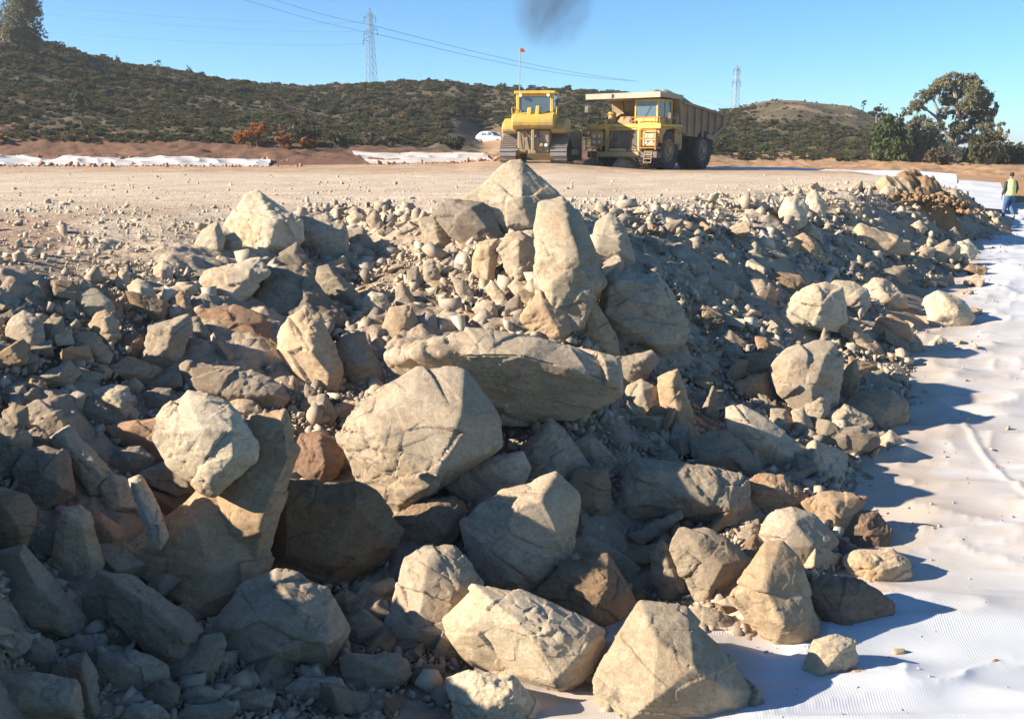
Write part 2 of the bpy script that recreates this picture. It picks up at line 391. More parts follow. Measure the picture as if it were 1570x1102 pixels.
# ------------------------------------------------------------------ the lie of the land
def sstep(a, b, x):
    w = np.clip((x - a) / (b - a), 0, 1); return w * w * (3 - 2 * w)
def floor_rel(d):
    return np.interp(d, [0, 6.4, 8.4, 9.9, 11.7, 14, 18.3, 23.8, 29, 37.5, 46, 60],
                     [-4.05, -4.05, -3.99, -3.9, -3.77, -3.55, -3.3, -3.02, -2.8, -2.6, -2.4, -2.3])
def P(py, d): return (d, R(py) * d)
_FK = [1, 6.4, 8.4, 9.9, 11.7, 14, 18.3, 23.8, 29, 37.5, 46]
def FL(*ds):
    ks = sorted(set(ds) | {k for k in _FK if k < max(ds)})
    return [(d, float(floor_rel(d)) - 0.16) for d in ks]
BACK_L = [(62, -.85), (66, -.45), (70, -.2), (73, .55), (95, 5.2), (130, 15.6), (170, 16), (400, 9), (3000, -1)]
COLS = {
 -2600: [(1, -1.6), (4, -1.5), (16, -1.03), (58, -1.08)] + BACK_L,
 -900: [(1, -2.6), (3, -2.2), (5, -1.5), (7, -1.25), (16, -1.03), (58, -1.08)] + BACK_L,
 -420: [(1, -3.5), (3.5, -3.1), (5.0, -2.1), (6.3, -1.8), (8, -1.7), (10, -1.2), (13, -1.1), (16, -1.03), (58, -1.08)] + BACK_L,
 -180: [(1, -3.7), (4.2, -3.4), (6, -2.3), (7.2, -1.95), (8.3, -2.1), (9.5, -1.5), (13, -1.1), (16, -1.03), (58, -1.08)] + BACK_L,
 0: [(1, -3.9), (5, -3.85), P(1102, 5.9), P(950, 6.7), P(800, 7.6), P(650, 8.6), P(550, 9.4), P(480, 10.2), P(420, 11.3), P(340, 15.2), (20, -1.05), (45, -1.03), (58, -1.02)] + BACK_L,
 250: [(1, -3.95), (5, -3.9), P(1102, 6.05), P(1000, 6.8), P(900, 7.5), P(800, 8.2), P(700, 9.0), P(600, 10.0), P(500, 11.1), P(430, 12.3), P(370, 14), P(335, 16), (20, -1.05), (45, -1.03), (58, -1.02), (62, -.9), (66, -.5), (70, -.25), (74, .5), (95, 3.3), P(105, 140), (400, 6), (3000, -1)],
 400: [(1, -3.95), (5, -3.95), P(1102, 6.2), P(1000, 7.0), P(900, 7.7), P(800, 8.4), P(700, 9.25), P(600, 10.3), P(500, 11.7), P(425, 13.5), P(370, 15.3), P(330, 17.2), (20, -1.05), (45, -1.03), (58, -1.02), (62, -.95), (68, -.5), (74, .25), (95, 2.4), P(130, 140), (400, 5), (3000, -1)],
 530: [(1, -4.0), (5, -4.0), P(1102, 6.3), P(1000, 7.1), P(900, 7.8), P(800, 8.6), P(700, 9.5), P(600, 10.6), P(500, 12.3), P(420, 14.8), P(360, 17.6), P(318, 19.5), (22, -1.05), (45, -1.03), (58, -1.02), (62, -.9), (70, -.5), (80, .3), (110, 3.2), P(132, 150), (400, 5), (3000, -1)],
 700: [(1, -4.05), (5, -4.05), P(1102, 6.4), P(1000, 7.2), P(900, 8.0), P(800, 8.8), P(700, 9.7), P(600, 10.8), P(500, 12.3), P(420, 14), P(350, 16.2), P(318, 17.5), (22, -1.05), (45, -1.03), (58, -.85), (62, -.80), (72, -.45), (84, .15), (110, 2.0), P(128, 150), (400, 5), (3000, -1)],
 740: [(1, -4.05), (5, -4.05), P(1102, 6.4), P(1000, 7.25), P(900, 8.0), P(800, 8.85), P(700, 9.75), P(600, 10.8), P(500, 12.2), P(420, 13.8), P(350, 15.8), P(322, 17.2), (22, -1.05), (45, -1.03), (54, -.72), (60, -.70), (84, -.15), (110, .50), (116, 1.3), P(132, 150), (400, 5), (3000, -1)],
 850: [(1, -4.02), (6.4, -4.02), P(1030, 7.05), P(1000, 7.3), P(900, 8.1), P(800, 8.9), P(700, 9.8), P(600, 10.9), P(500, 12.2), P(420, 13.6), P(350, 15.5), P(318, 17), (22, -1.05), (45, -1.03), (54, -.72), (60, -.75), (72, -.5), (84, .4), (110, 2.8), P(140, 150), (400, 5), (3000, -1)],
 1000: [(1, -4.1), (5.9, -4.1), (6.5, -4.0), (7.2, -3.97), P(980, 7.6), P(900, 8.5), P(800, 9.4), P(700, 10.5), P(600, 11.8), P(500, 13.4), P(420, 15.2), P(350, 17.4), P(313, 19), (24, -1.06), (45, -1.06), (62, -1.13), (72, -.8), (84, .3), (110, 2.2), P(146, 150), (400, 5), (3000, -1)],
 1150: FL(1, 6.4, 7.0) + [(7.5, -4.0), (8.2, -3.8), (9.9, -3.62), (11.2, -3.45), P(600, 12.8), P(500, 14.8), P(420, 17.3), P(350, 20.5), P(303, 22.5), (27, -1.07), (45, -1.07), (62, -1.15), (80, -1.15), (88, -.9), (100, -.1), P(166, 160), (400, 3), (3000, -1)],
 1290: FL(1, 7.6) + [(8.1, -4.0), (9.0, -3.8), (10.3, -3.64), (11.8, -3.5), (13.8, -3.3), P(500, 16.8), P(420, 20.2), P(350, 24.3), P(291, 27.3), (32, -1.08), (45, -1.1), (62, -1.2), (80, -1.25), (88, -1.0), (100, -.3), P(168, 160), (400, 2), (3000, -1)],
 1390: FL(1, 9.9, 11.2) + [(12.0, -3.74), (13.2, -3.52), (15, -3.33), (16.8, -3.2), (18.6, -3.1), P(430, 22.3), P(370, 26.2), P(315, 29), P(284, 30.6), (36, -1.1), (44, -1.2), (52, -1.5), (62, -1.45), (80, -1.35), (88, -1.15), (100, -.5), P(198, 150), (400, 1), (3000, -1)],
 1460: FL(1, 14, 18.3, 23.0) + [P(400, 25.3), P(350, 30.5), P(315, 33.6), P(290, 35), (38, -1.45), (42, -2.3), (50, -2.2), (58, -1.75), (62, -1.62), (80, -1.5), (100, -.8), (150, .1), (400, .5), (3000, -1)],
 1510: FL(1, 14, 23.8, 29.5) + [P(345, 33), P(322, 35.5), (38, -2.5), (44, -2.55), (50, -2.2), (60, -1.72), (75, -1.6), (100, -1.0), (150, -.4), (400, 0), (3000, -1)],
 1570: FL(1, 14, 23.8, 37.5, 45) + [(46.5, -2.38), (54, -1.95), (60, -1.75), (75, -1.65), (100, -1.1), (150, -.8), (400, -.5), (3000, -1)],
 2600: FL(1, 14, 23.8, 37.5, 45) + [(46.5, -2.38), (54, -1.95), (60, -1.75), (75, -1.65), (100, -1.1), (150, -.8), (400, -.5), (3000, -1)],
 4200: FL(1, 14, 23.8, 37.5, 45) + [(46.5, -2.38), (54, -1.95), (60, -1.75), (75, -1.65), (100, -1.1), (150, -.8), (400, -.5), (3000, -1)],
}
COL_U = np.array(sorted(COLS)); COL_T = (COL_U - 785) / F
COL_P = [(np.array([p[0] for p in COLS[u]]), np.array([p[1] for p in COLS[u]])) for u in COL_U]
def terrain_rel(t, d):
    """height of the land relative to the camera at azimuth t = x/y and forward distance d (arrays)"""
    t = np.asarray(t, float); d = np.asarray(d, float)
    t, d = np.broadcast_arrays(t, d)
    i = np.clip(np.searchsorted(COL_T, t) - 1, 0, len(COL_T) - 2)
    w = np.clip((t - COL_T[i]) / (COL_T[i + 1] - COL_T[i]), 0, 1)
    w = w * 0.6 + (w * w * (3 - 2 * w)) * 0.4
    out = np.zeros(t.shape)
    for k in range(len(COL_T)):
        z = np.interp(d, *COL_P[k])
        out = out + np.where(i == k, z * (1 - w), 0) + np.where(i + 1 == k, z * w, 0)
    far = sstep(108, 150, d) * sstep(380, 250, d)
    return out + far * (1.1 * np.exp(-((t - .275) / .045) ** 2) - 1.5 * np.exp(-((t - .20) / .030) ** 2))
def terrain_z(x, y): return float(terrain_rel(x / y, y)) + CZ
_HD = np.concatenate([np.arange(4.5, 40, 0.04), np.arange(40, 400, 0.4)])
def hit(px, py):
    """forward distance at which the ray through a photo pixel meets the land"""
    a, b = ray(px, py)
    land = terrain_rel(np.full_like(_HD, a), _HD)
    if a > 0.0: land = np.where(_HD < 46, np.maximum(land, floor_rel(_HD) - 0.03), land)
    over = b * _HD - land
    k = np.argmax(over < 0)
    return float(_HD[k]) if over[k] < 0 else 60.0

def vnoise(x, y, sc, seed, octv=4):
    """smooth value noise, vectorised"""
    out = np.zeros(np.shape(x)); amp = 1.0; tot = 0
    for o in range(octv):
        r = np.random.default_rng(seed + o); tab = r.random((256, 256))
        fx = np.asarray(x) * sc * 2 ** o + 17.3 * o; fy = np.asarray(y) * sc * 2 ** o + 5.1 * o
        ix = np.floor(fx).astype(int); iy = np.floor(fy).astype(int)
        u = fx - ix; v = fy - iy; u = u * u * (3 - 2 * u); v = v * v * (3 - 2 * v)
        g = lambda a, b: tab[a % 256, b % 256]
        out += amp * ((g(ix, iy) * (1 - u) + g(ix + 1, iy) * u) * (1 - v) + (g(ix, iy + 1) * (1 - u) + g(ix + 1, iy + 1) * u) * v)
        tot += amp; amp *= 0.5
    return out / tot


def polar_mesh(name, ts, ds, mat, rough):
    T, D = np.meshgrid(ts, ds)
    X = T * D; Y = D
    Z = terrain_rel(T, D) + CZ
    Z = Z + rough(T, D, X, Y, Z)
    nt_, nd = len(ts), len(ds)
    idx = np.arange(nt_ * nd).reshape(nd, nt_)
    faces = np.stack([idx[:-1, :-1], idx[:-1, 1:], idx[1:, 1:], idx[1:, :-1]], -1).reshape(-1, 4)
    me = np_mesh(name, np.stack([X, Y, Z], -1).reshape(-1, 3), faces, mat, True)
    o = link(name, me)
    return o, T, D, X, Y, Z
def set_col(o, C, name='soil'):
    a = o.data.color_attributes.new(name, 'FLOAT_COLOR', 'POINT')
    C = np.concatenate([C.reshape(-1, 3), np.ones((C.size // 3, 1))], 1).astype(np.float32)
    a.data.foreach_set('color', C.ravel())

def slope_amount(T, D):
    e = 0.5
    return np.abs(terrain_rel(T, D + e) - terrain_rel(T, np.maximum(D - e, 0.5))) / (2 * e)
def rough_ground(T, D, X, Y, Z):
    s = sstep(0.07, 0.25, slope_amount(T, D)) * (D < 42)
    n1 = vnoise(X, Y, 0.9, 3, 5) - 0.5
    n2 = vnoise(X, Y, 4.0, 9, 4) - 0.5
    left = sstep(24, 10, D) * (T < -0.05)
    track = (vnoise(X, Y, 0.35, 31, 4) - 0.5) * 0.10 * sstep(14, 24, D) * sstep(60, 45, D)
    yy = Y + 0.10 * X + 0.35 * np.sin(X * .13)       # wheel ruts across the platform
    for y0, w_ in ((21.5, .30), (23.6, .30), (29.0, .38), (31.6, .38), (37.5, .45), (40.6, .45), (47, .5), (50, .5)):
        q = np.exp(-((yy - y0) / w_) ** 2); track = track + (-.045 * q + .03 * np.exp(-((yy - y0 - 1.6 * w_) / (.5 * w_)) ** 2)) * (.4 + .8 * vnoise(X, Y, .3, 37, 3))
    floor_gap = np.where(Z - CZ < floor_rel(D) - 0.05, 0, 1)
    return ((n1 * 0.42 + n2 * 0.19) * s + n1 * 0.13 * left + n2 * 0.05 * (left + 0.35) + track) * floor_gap
ts = np.unique(np.concatenate([np.linspace(-2.3, -0.62, 60), np.linspace(-0.62, 0.60, 520), np.linspace(0.60, 2.3, 50)]))
ds = np.unique(np.concatenate([np.linspace(1.5, 5.5, 12), np.geomspace(5.5, 20, 330), np.geomspace(20, 62, 150)]))
ground, gT, gD, gX, gY, gZ = polar_mesh('ground', ts, ds, M_SOIL, rough_ground)
tag(ground, kind='structure')
cream = np.array([0.61, 0.49, 0.36]); red = np.array([0.42, 0.29, 0.20]); grey_s = np.array([0.42, 0.325, 0.225]); orange = np.array([0.43, 0.24, 0.12])
def mixa(a, b, f): return a * (1 - f[..., None]) + b * f[..., None]
def ground_colour(T, D, X, Y, relz):
    n = vnoise(X, Y, 0.25, 41, 5); n2 = vnoise(X, Y, 1.1, 47, 5)
    C = np.broadcast_to(cream, X.shape + (3,)).copy()
    C = mixa(C, red, np.maximum(sstep(0.40, 0.58, n), .75 * sstep(-.25, -.4, T) * sstep(14.5, 12, D)) * sstep(23, 14, D) * (T < 0.0) * 0.95)
    C = mixa(C, grey_s, sstep(-1.15, -1.6, relz) * 0.85)
    C = mixa(C, np.array([0.27, 0.215, 0.16]), sstep(-2.2, -3.3, relz) * sstep(0.3, 0.7, n2) * 0.8)
    far = sstep(40, 52, D + 10 * (n - 0.5))
    C = mixa(C, np.array([0.44, 0.29, 0.175]), far * (0.55 + 0.45 * sstep(0.4, 0.6, n2)))
    C = mixa(C, orange, sstep(0.44, 0.50, T) * sstep(42, 47, D))
    return C
set_col(ground, ground_colour(gT, gD, gX, gY, gZ - CZ))

def rough_hill(T, D, X, Y, Z):
    k = sstep(62, 66, D)
    n = (vnoise(X, Y, 0.05, 61, 5) - 0.5) * 1.6 * sstep(78, 110, D) * sstep(300, 200, D)
    return k * ((vnoise(X, Y, 0.5, 66, 4) - 0.5) * 0.6 + (vnoise(X, Y, 1.6, 68, 4) - 0.5) * 0.45 * sstep(110, 90, D) + n)
hds = np.unique(np.concatenate([np.geomspace(62, 190, 130), np.geomspace(190, 3000, 24)]))
hill, hT, hD, hX, hY, hZ = polar_mesh('hill', np.unique(np.concatenate([np.linspace(-2.3, -0.6, 40), np.linspace(-0.6, 0.6, 300), np.linspace(0.6, 2.3, 40)])), hds, M_HILLSOIL, rough_hill)
tag(hill, kind='structure')
_n = vnoise(hX, hY, 0.12, 71, 4)
_C = mixa(np.broadcast_to(np.array([0.125, 0.108, 0.064]), hX.shape + (3,)).copy(), np.array([0.17, 0.13, 0.085]), sstep(0.5, 0.68, _n) * np.where(hT < -.12, .35, .8))
bank = sstep(84, 76, hD + 10 * (_n - .5)) * (hT < 0.2)
_C = mixa(_C, np.array([0.20, 0.105, 0.065]), bank * 0.9)
_C = mixa(_C, np.array([0.44, 0.27, 0.15]), ((hT > 0.18) * sstep(98, 90, hD)))
_C = mixa(_C, np.array([0.40, 0.26, 0.15]), (sstep(-0.05, -0.02, hT) * sstep(0.06, 0.02, hT) * sstep(118, 112, hD)))
_C = mixa(_C, np.array([0.33, 0.235, 0.135]), sstep(0.22, 0.26, hT) * sstep(0.41, 0.36, hT) * sstep(138, 146, hD) * sstep(0.38, 0.55, _n))
set_col(hill, _C)

# ------------------------------------------------------------------ the white geotextile on the pond floor
def sheet_from_grid(name, X, Y, Z, dust, parent=None):
    nd, nt_ = X.shape
    idx = np.arange(nt_ * nd).reshape(nd, nt_)
    faces = np.stack([idx[:-1, :-1], idx[:-1, 1:], idx[1:, 1:], idx[1:, :-1]], -1).reshape(-1, 4)
    me = np_mesh(name, np.stack([X, Y, Z], -1).reshape(-1, 3), faces, M_SHEET, True)
    a = me.attributes.new('dust', 'FLOAT', 'POINT'); a.data.foreach_set('value', dust.astype(np.float32).ravel())
    o = link(name, me, parent)
    return o
def ridged(x): return 1 - np.abs(2 * x - 1)
sd = np.unique(np.concatenate([np.geomspace(4.8, 20, 240), np.geomspace(20, 46.6, 110)]))
st = np.unique(np.concatenate([np.linspace(-0.02, 0.62, 300), np.linspace(0.62, 1.1, 20)]))
sT, sD = np.meshgrid(st, sd); sX = sT * sD; sY = sD
fold = ridged(vnoise(sX * 0.42 + 0.12 * sY, sY * 1.25 - 0.18 * sX, 0.75, 81, 3)) ** 4
fold2 = ridged(vnoise(sX * 0.5 - 0.3 * sY, sY * 1.1, 1.7, 87, 2)) ** 8
fold3 = ridged(vnoise(sX * 0.22 + 0.5 * sY + 9, sY * 0.9 - sX * .35, 1.1, 89, 2)) ** 14
seam = np.exp(-((sX - 6.0 - 0.06 * (sY - 12) + .08 * np.sin(sY * 1.3)) / .05) ** 2) + np.exp(-((sX - 10.6 - 0.06 * (sY - 12) + .08 * np.sin(sY * 1.1 + 1)) / .07) ** 2)
sZ = floor_rel(sD) + CZ + 0.10 * (vnoise(sX, sY, 0.4, 83, 3) - 0.5) + 0.115 * fold + 0.028 * fold2 + 0.028 * fold3 + 0.022 * seam
sZ = sZ - 0.05
# dust lies thickest beside the toe of the fill and thins towards the bottom of the pond
toe_u = np.interp(sD, [5, 7.3, 8.4, 9.9, 13, 18.4, 24, 30, 36, 46], [1000, 1120, 1320, 1385, 1395, 1425, 1470, 1490, 1520, 1560])
dist = (sT - (toe_u - 785) / F) * sD
dust = 0.34 * sstep(3.4, 0.2, dist) * sstep(7.3, 9.0, sD + 0.2 * dist) * sstep(30, 20, sD) + 0.55 * sstep(0.75, 0.0, dist) - 0.12 * sstep(8.6, 7.4, sD) - 0.15 * sstep(17, 22, sD)
floor_sheet = sheet_from_grid('geotextile_sheet', sX, sY, sZ, dust)
tag(floor_sheet, 'wide white geotextile spread over the pond floor, dusted tan beside the rocks', 'ground sheet', 'white geotextile sheets')

def strip_sheet(top, bot, n, m, lump, seed, dusty, label):
    """a sheet hung or heaped between an upper and a lower line of world points"""
    S = np.linspace(0, 1, n); Q = np.linspace(0, 1, m)
    def poly(pts):
        pts = np.array([tuple(p) for p in pts]); k = np.linspace(0, 1, len(pts))
        return np.stack([np.interp(S, k, pts[:, i]) for i in range(3)], -1)
    A, B = poly(top), poly(bot)
    G = B[None] * (1 - Q)[:, None, None] + A[None] * Q[:, None, None]
    X, Y, Z = G[..., 0], G[..., 1], G[..., 2]
    w = np.sin(np.pi * np.clip(Q, 0.02, 0.98))[:, None]
    nz = ridged(vnoise(X * 0.30, Y * 0.45 + 0.15 * X, 0.8, seed, 2)) ** 2.0 * (0.3 + 1.1 * vnoise(X, Y, .17, seed + 9, 2))
    nz2 = ridged(vnoise(X * 0.5 + 40 + Y * .3, Y * 0.8, 0.9, seed + 5, 2)) ** 3
    Z = Z + lump * (nz * 0.7 + nz2 * 0.4) * (0.7 * Q[:, None] + 0.6 * w)
    Y = Y - lump * 0.5 * nz2 * w
    o = sheet_from_grid('geotextile_sheet', X, Y, Z, np.full(X.shape, dusty))
    tag(o, label, 'ground sheet', 'white geotextile sheets')
    return o
def gpt(u, d, dz=0.0):
    t = (u - 785) / F
    return Vector((t * d, d, float(terrain_rel(t, d)) + CZ + dz))
left_sheet = strip_sheet([gpt(u, 65.0, -0.08) for u in (-420, -200, 0, 120, 240, 330, 405, 425)],
            [gpt(u, 60.2, -0.06) for u in (-420, -200, 0, 120, 240, 330, 400, 418)], 330, 40, 0.55, 101, 0.22,
            'crumpled white sheet below the dark scrubby bank, standing in small peaks')
mid_sheet = strip_sheet([gpt(u, 72.0, 0.10) for u in (545, 600, 660, 720, 735)],
            [gpt(u, 62.0, -0.05) for u in (575, 620, 680, 735, 757)], 130, 40, 0.34, 111, 0.3,
            'low dusty white sheet between the rust coloured shrubs and the bulldozer')
wall_sheet = strip_sheet([at(905, 250, 66), at(1000, 252, 65), at(1090, 256.5, 63), at(1200, 257.5, 61), at(1290, 261, 58), at(1400, 263, 55), at(1466, 268, 52)],
            [at(905, 262, 62), at(1000, 262, 61.5), at(1090, 266, 58), at(1200, 275, 50), at(1290, 290, 45), at(1400, 300, 42.5), at(1470, 312, 42)], 260, 30, 0.10, 121, -0.25,
            'long clean white sheet hung along the orange earth bank behind the fill')
low_sheet = strip_sheet([at(1464, 277, 50), at(1490, 278, 49.5), at(1534, 281, 49)],
            [at(1455, 316, 41), at(1495, 318, 40.5), at(1545, 322, 40)], 60, 30, 0.10, 131, -0.25,
            'lower white sheet stepping down beside the walking man')
# ------------------------------------------------------------------ the boulders, one by one
# label | outline in photo pixels | ridge points (x, y, how far it stands out towards the viewer) | options
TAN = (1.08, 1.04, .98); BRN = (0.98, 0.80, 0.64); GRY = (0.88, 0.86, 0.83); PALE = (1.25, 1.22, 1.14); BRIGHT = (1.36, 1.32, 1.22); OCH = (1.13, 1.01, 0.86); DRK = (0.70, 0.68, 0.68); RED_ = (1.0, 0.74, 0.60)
ROCKS = []
def B(label, outline, ridge='', **kw):
    o = [tuple(float(v) for v in p.split(',')) for p in outline.split()]
    r = [tuple(float(v) for v in p.split(',')) for p in ridge.split()]
    ROCKS.append((label, o, r, kw))
# --- crown of the fill
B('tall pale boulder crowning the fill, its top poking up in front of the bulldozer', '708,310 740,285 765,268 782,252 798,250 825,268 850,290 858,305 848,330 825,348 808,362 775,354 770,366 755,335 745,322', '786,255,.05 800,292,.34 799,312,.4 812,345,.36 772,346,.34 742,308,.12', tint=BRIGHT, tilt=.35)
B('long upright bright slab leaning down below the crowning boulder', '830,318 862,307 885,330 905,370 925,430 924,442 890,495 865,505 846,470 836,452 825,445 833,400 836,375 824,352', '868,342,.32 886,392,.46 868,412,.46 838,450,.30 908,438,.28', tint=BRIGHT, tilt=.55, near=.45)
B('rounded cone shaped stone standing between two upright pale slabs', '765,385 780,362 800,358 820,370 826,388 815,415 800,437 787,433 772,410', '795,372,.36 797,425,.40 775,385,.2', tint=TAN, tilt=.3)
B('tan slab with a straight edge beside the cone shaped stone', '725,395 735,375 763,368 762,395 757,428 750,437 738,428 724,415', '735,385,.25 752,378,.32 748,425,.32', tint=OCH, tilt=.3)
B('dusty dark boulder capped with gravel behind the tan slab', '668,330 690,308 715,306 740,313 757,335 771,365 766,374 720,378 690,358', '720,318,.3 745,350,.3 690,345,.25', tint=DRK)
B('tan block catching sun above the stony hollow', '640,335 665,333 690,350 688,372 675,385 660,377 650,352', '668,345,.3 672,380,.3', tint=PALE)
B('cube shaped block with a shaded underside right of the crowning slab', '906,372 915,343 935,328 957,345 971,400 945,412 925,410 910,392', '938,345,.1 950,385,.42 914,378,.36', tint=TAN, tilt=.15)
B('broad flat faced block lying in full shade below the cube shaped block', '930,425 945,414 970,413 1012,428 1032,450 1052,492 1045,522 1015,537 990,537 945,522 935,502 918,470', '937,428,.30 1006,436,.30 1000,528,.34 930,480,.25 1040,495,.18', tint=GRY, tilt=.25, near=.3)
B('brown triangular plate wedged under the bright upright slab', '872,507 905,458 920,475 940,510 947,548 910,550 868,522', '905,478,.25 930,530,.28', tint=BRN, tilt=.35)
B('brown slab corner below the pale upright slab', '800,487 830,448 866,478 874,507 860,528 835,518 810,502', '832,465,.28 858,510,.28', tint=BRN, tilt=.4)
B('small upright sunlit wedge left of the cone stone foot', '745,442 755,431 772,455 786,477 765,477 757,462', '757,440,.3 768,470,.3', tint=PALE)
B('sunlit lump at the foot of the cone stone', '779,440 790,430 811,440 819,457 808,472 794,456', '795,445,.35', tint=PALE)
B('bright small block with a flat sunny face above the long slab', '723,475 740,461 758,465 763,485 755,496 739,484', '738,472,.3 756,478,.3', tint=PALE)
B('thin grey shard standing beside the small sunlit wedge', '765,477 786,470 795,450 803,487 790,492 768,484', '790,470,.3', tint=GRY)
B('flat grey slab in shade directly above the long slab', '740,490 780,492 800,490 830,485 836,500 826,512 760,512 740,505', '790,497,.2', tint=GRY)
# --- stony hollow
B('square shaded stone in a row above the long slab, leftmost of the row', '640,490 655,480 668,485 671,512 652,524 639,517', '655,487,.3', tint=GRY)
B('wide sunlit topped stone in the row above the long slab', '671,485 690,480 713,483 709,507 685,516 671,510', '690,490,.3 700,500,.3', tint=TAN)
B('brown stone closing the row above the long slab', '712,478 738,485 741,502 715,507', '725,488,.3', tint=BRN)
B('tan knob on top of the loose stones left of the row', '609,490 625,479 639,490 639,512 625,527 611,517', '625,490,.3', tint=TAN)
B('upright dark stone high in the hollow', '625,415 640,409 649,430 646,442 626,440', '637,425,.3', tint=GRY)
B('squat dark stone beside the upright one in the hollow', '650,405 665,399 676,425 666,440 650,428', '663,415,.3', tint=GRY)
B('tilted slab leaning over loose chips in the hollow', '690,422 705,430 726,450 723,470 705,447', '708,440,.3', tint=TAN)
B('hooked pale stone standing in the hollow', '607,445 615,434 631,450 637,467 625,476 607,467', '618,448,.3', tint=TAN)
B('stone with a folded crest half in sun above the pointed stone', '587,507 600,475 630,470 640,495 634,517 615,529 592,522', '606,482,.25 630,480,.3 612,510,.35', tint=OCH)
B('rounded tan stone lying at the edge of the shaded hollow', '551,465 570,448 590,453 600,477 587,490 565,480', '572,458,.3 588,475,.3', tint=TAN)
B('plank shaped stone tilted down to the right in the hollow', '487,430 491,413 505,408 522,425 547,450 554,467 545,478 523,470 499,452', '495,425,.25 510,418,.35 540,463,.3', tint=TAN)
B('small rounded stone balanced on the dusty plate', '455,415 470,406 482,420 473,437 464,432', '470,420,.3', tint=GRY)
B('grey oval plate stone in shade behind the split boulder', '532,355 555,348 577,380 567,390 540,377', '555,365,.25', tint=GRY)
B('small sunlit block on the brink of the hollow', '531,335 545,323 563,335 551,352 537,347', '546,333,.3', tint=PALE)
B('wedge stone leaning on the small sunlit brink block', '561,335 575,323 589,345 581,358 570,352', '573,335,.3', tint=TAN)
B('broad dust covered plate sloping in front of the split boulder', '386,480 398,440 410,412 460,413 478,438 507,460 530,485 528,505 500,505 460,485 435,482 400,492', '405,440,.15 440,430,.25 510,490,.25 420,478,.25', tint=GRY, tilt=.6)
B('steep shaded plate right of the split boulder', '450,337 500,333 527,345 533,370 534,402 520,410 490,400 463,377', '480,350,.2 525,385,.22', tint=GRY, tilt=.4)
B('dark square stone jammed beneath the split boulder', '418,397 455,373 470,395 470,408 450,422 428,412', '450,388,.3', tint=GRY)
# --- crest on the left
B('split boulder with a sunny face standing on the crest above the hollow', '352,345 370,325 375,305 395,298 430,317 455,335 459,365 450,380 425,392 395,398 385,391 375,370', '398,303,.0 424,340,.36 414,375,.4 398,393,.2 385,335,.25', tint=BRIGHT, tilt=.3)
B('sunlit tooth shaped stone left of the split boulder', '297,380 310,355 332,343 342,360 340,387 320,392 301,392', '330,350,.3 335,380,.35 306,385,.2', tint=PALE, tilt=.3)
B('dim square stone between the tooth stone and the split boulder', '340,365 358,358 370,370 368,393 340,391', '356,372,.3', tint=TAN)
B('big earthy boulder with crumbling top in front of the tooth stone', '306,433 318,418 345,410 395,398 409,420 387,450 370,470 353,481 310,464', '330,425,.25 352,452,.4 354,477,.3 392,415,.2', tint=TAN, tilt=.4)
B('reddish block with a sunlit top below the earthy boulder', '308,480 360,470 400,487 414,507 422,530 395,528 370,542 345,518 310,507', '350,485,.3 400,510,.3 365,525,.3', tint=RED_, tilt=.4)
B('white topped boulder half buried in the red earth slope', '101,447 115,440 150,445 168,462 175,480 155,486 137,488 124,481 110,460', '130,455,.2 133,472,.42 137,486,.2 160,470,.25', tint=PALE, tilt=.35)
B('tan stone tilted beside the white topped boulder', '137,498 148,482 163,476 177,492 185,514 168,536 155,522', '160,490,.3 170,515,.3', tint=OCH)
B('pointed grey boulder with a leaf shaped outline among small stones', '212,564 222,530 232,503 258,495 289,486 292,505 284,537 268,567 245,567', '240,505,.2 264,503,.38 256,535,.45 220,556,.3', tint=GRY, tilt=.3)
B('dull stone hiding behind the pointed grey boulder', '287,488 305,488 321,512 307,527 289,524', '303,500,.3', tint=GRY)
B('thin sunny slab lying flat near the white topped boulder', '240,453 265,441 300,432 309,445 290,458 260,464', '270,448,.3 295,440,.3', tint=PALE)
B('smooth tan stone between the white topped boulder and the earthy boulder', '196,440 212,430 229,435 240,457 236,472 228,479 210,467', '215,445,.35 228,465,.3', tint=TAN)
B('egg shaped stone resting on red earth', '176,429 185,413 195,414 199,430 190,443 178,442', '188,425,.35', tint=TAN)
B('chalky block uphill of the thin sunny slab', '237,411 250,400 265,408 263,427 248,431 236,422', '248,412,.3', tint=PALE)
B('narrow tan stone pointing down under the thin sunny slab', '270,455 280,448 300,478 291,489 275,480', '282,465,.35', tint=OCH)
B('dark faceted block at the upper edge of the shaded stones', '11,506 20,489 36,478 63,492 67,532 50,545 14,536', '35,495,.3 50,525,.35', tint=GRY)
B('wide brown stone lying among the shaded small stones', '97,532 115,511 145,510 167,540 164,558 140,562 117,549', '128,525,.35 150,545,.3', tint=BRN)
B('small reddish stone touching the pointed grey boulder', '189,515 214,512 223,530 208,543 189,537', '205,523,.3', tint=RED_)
B('cracked stone next to the dark faceted block', '64,503 75,489 95,488 102,515 80,535 66,523', '80,503,.3 85,520,.3', tint=GRY)
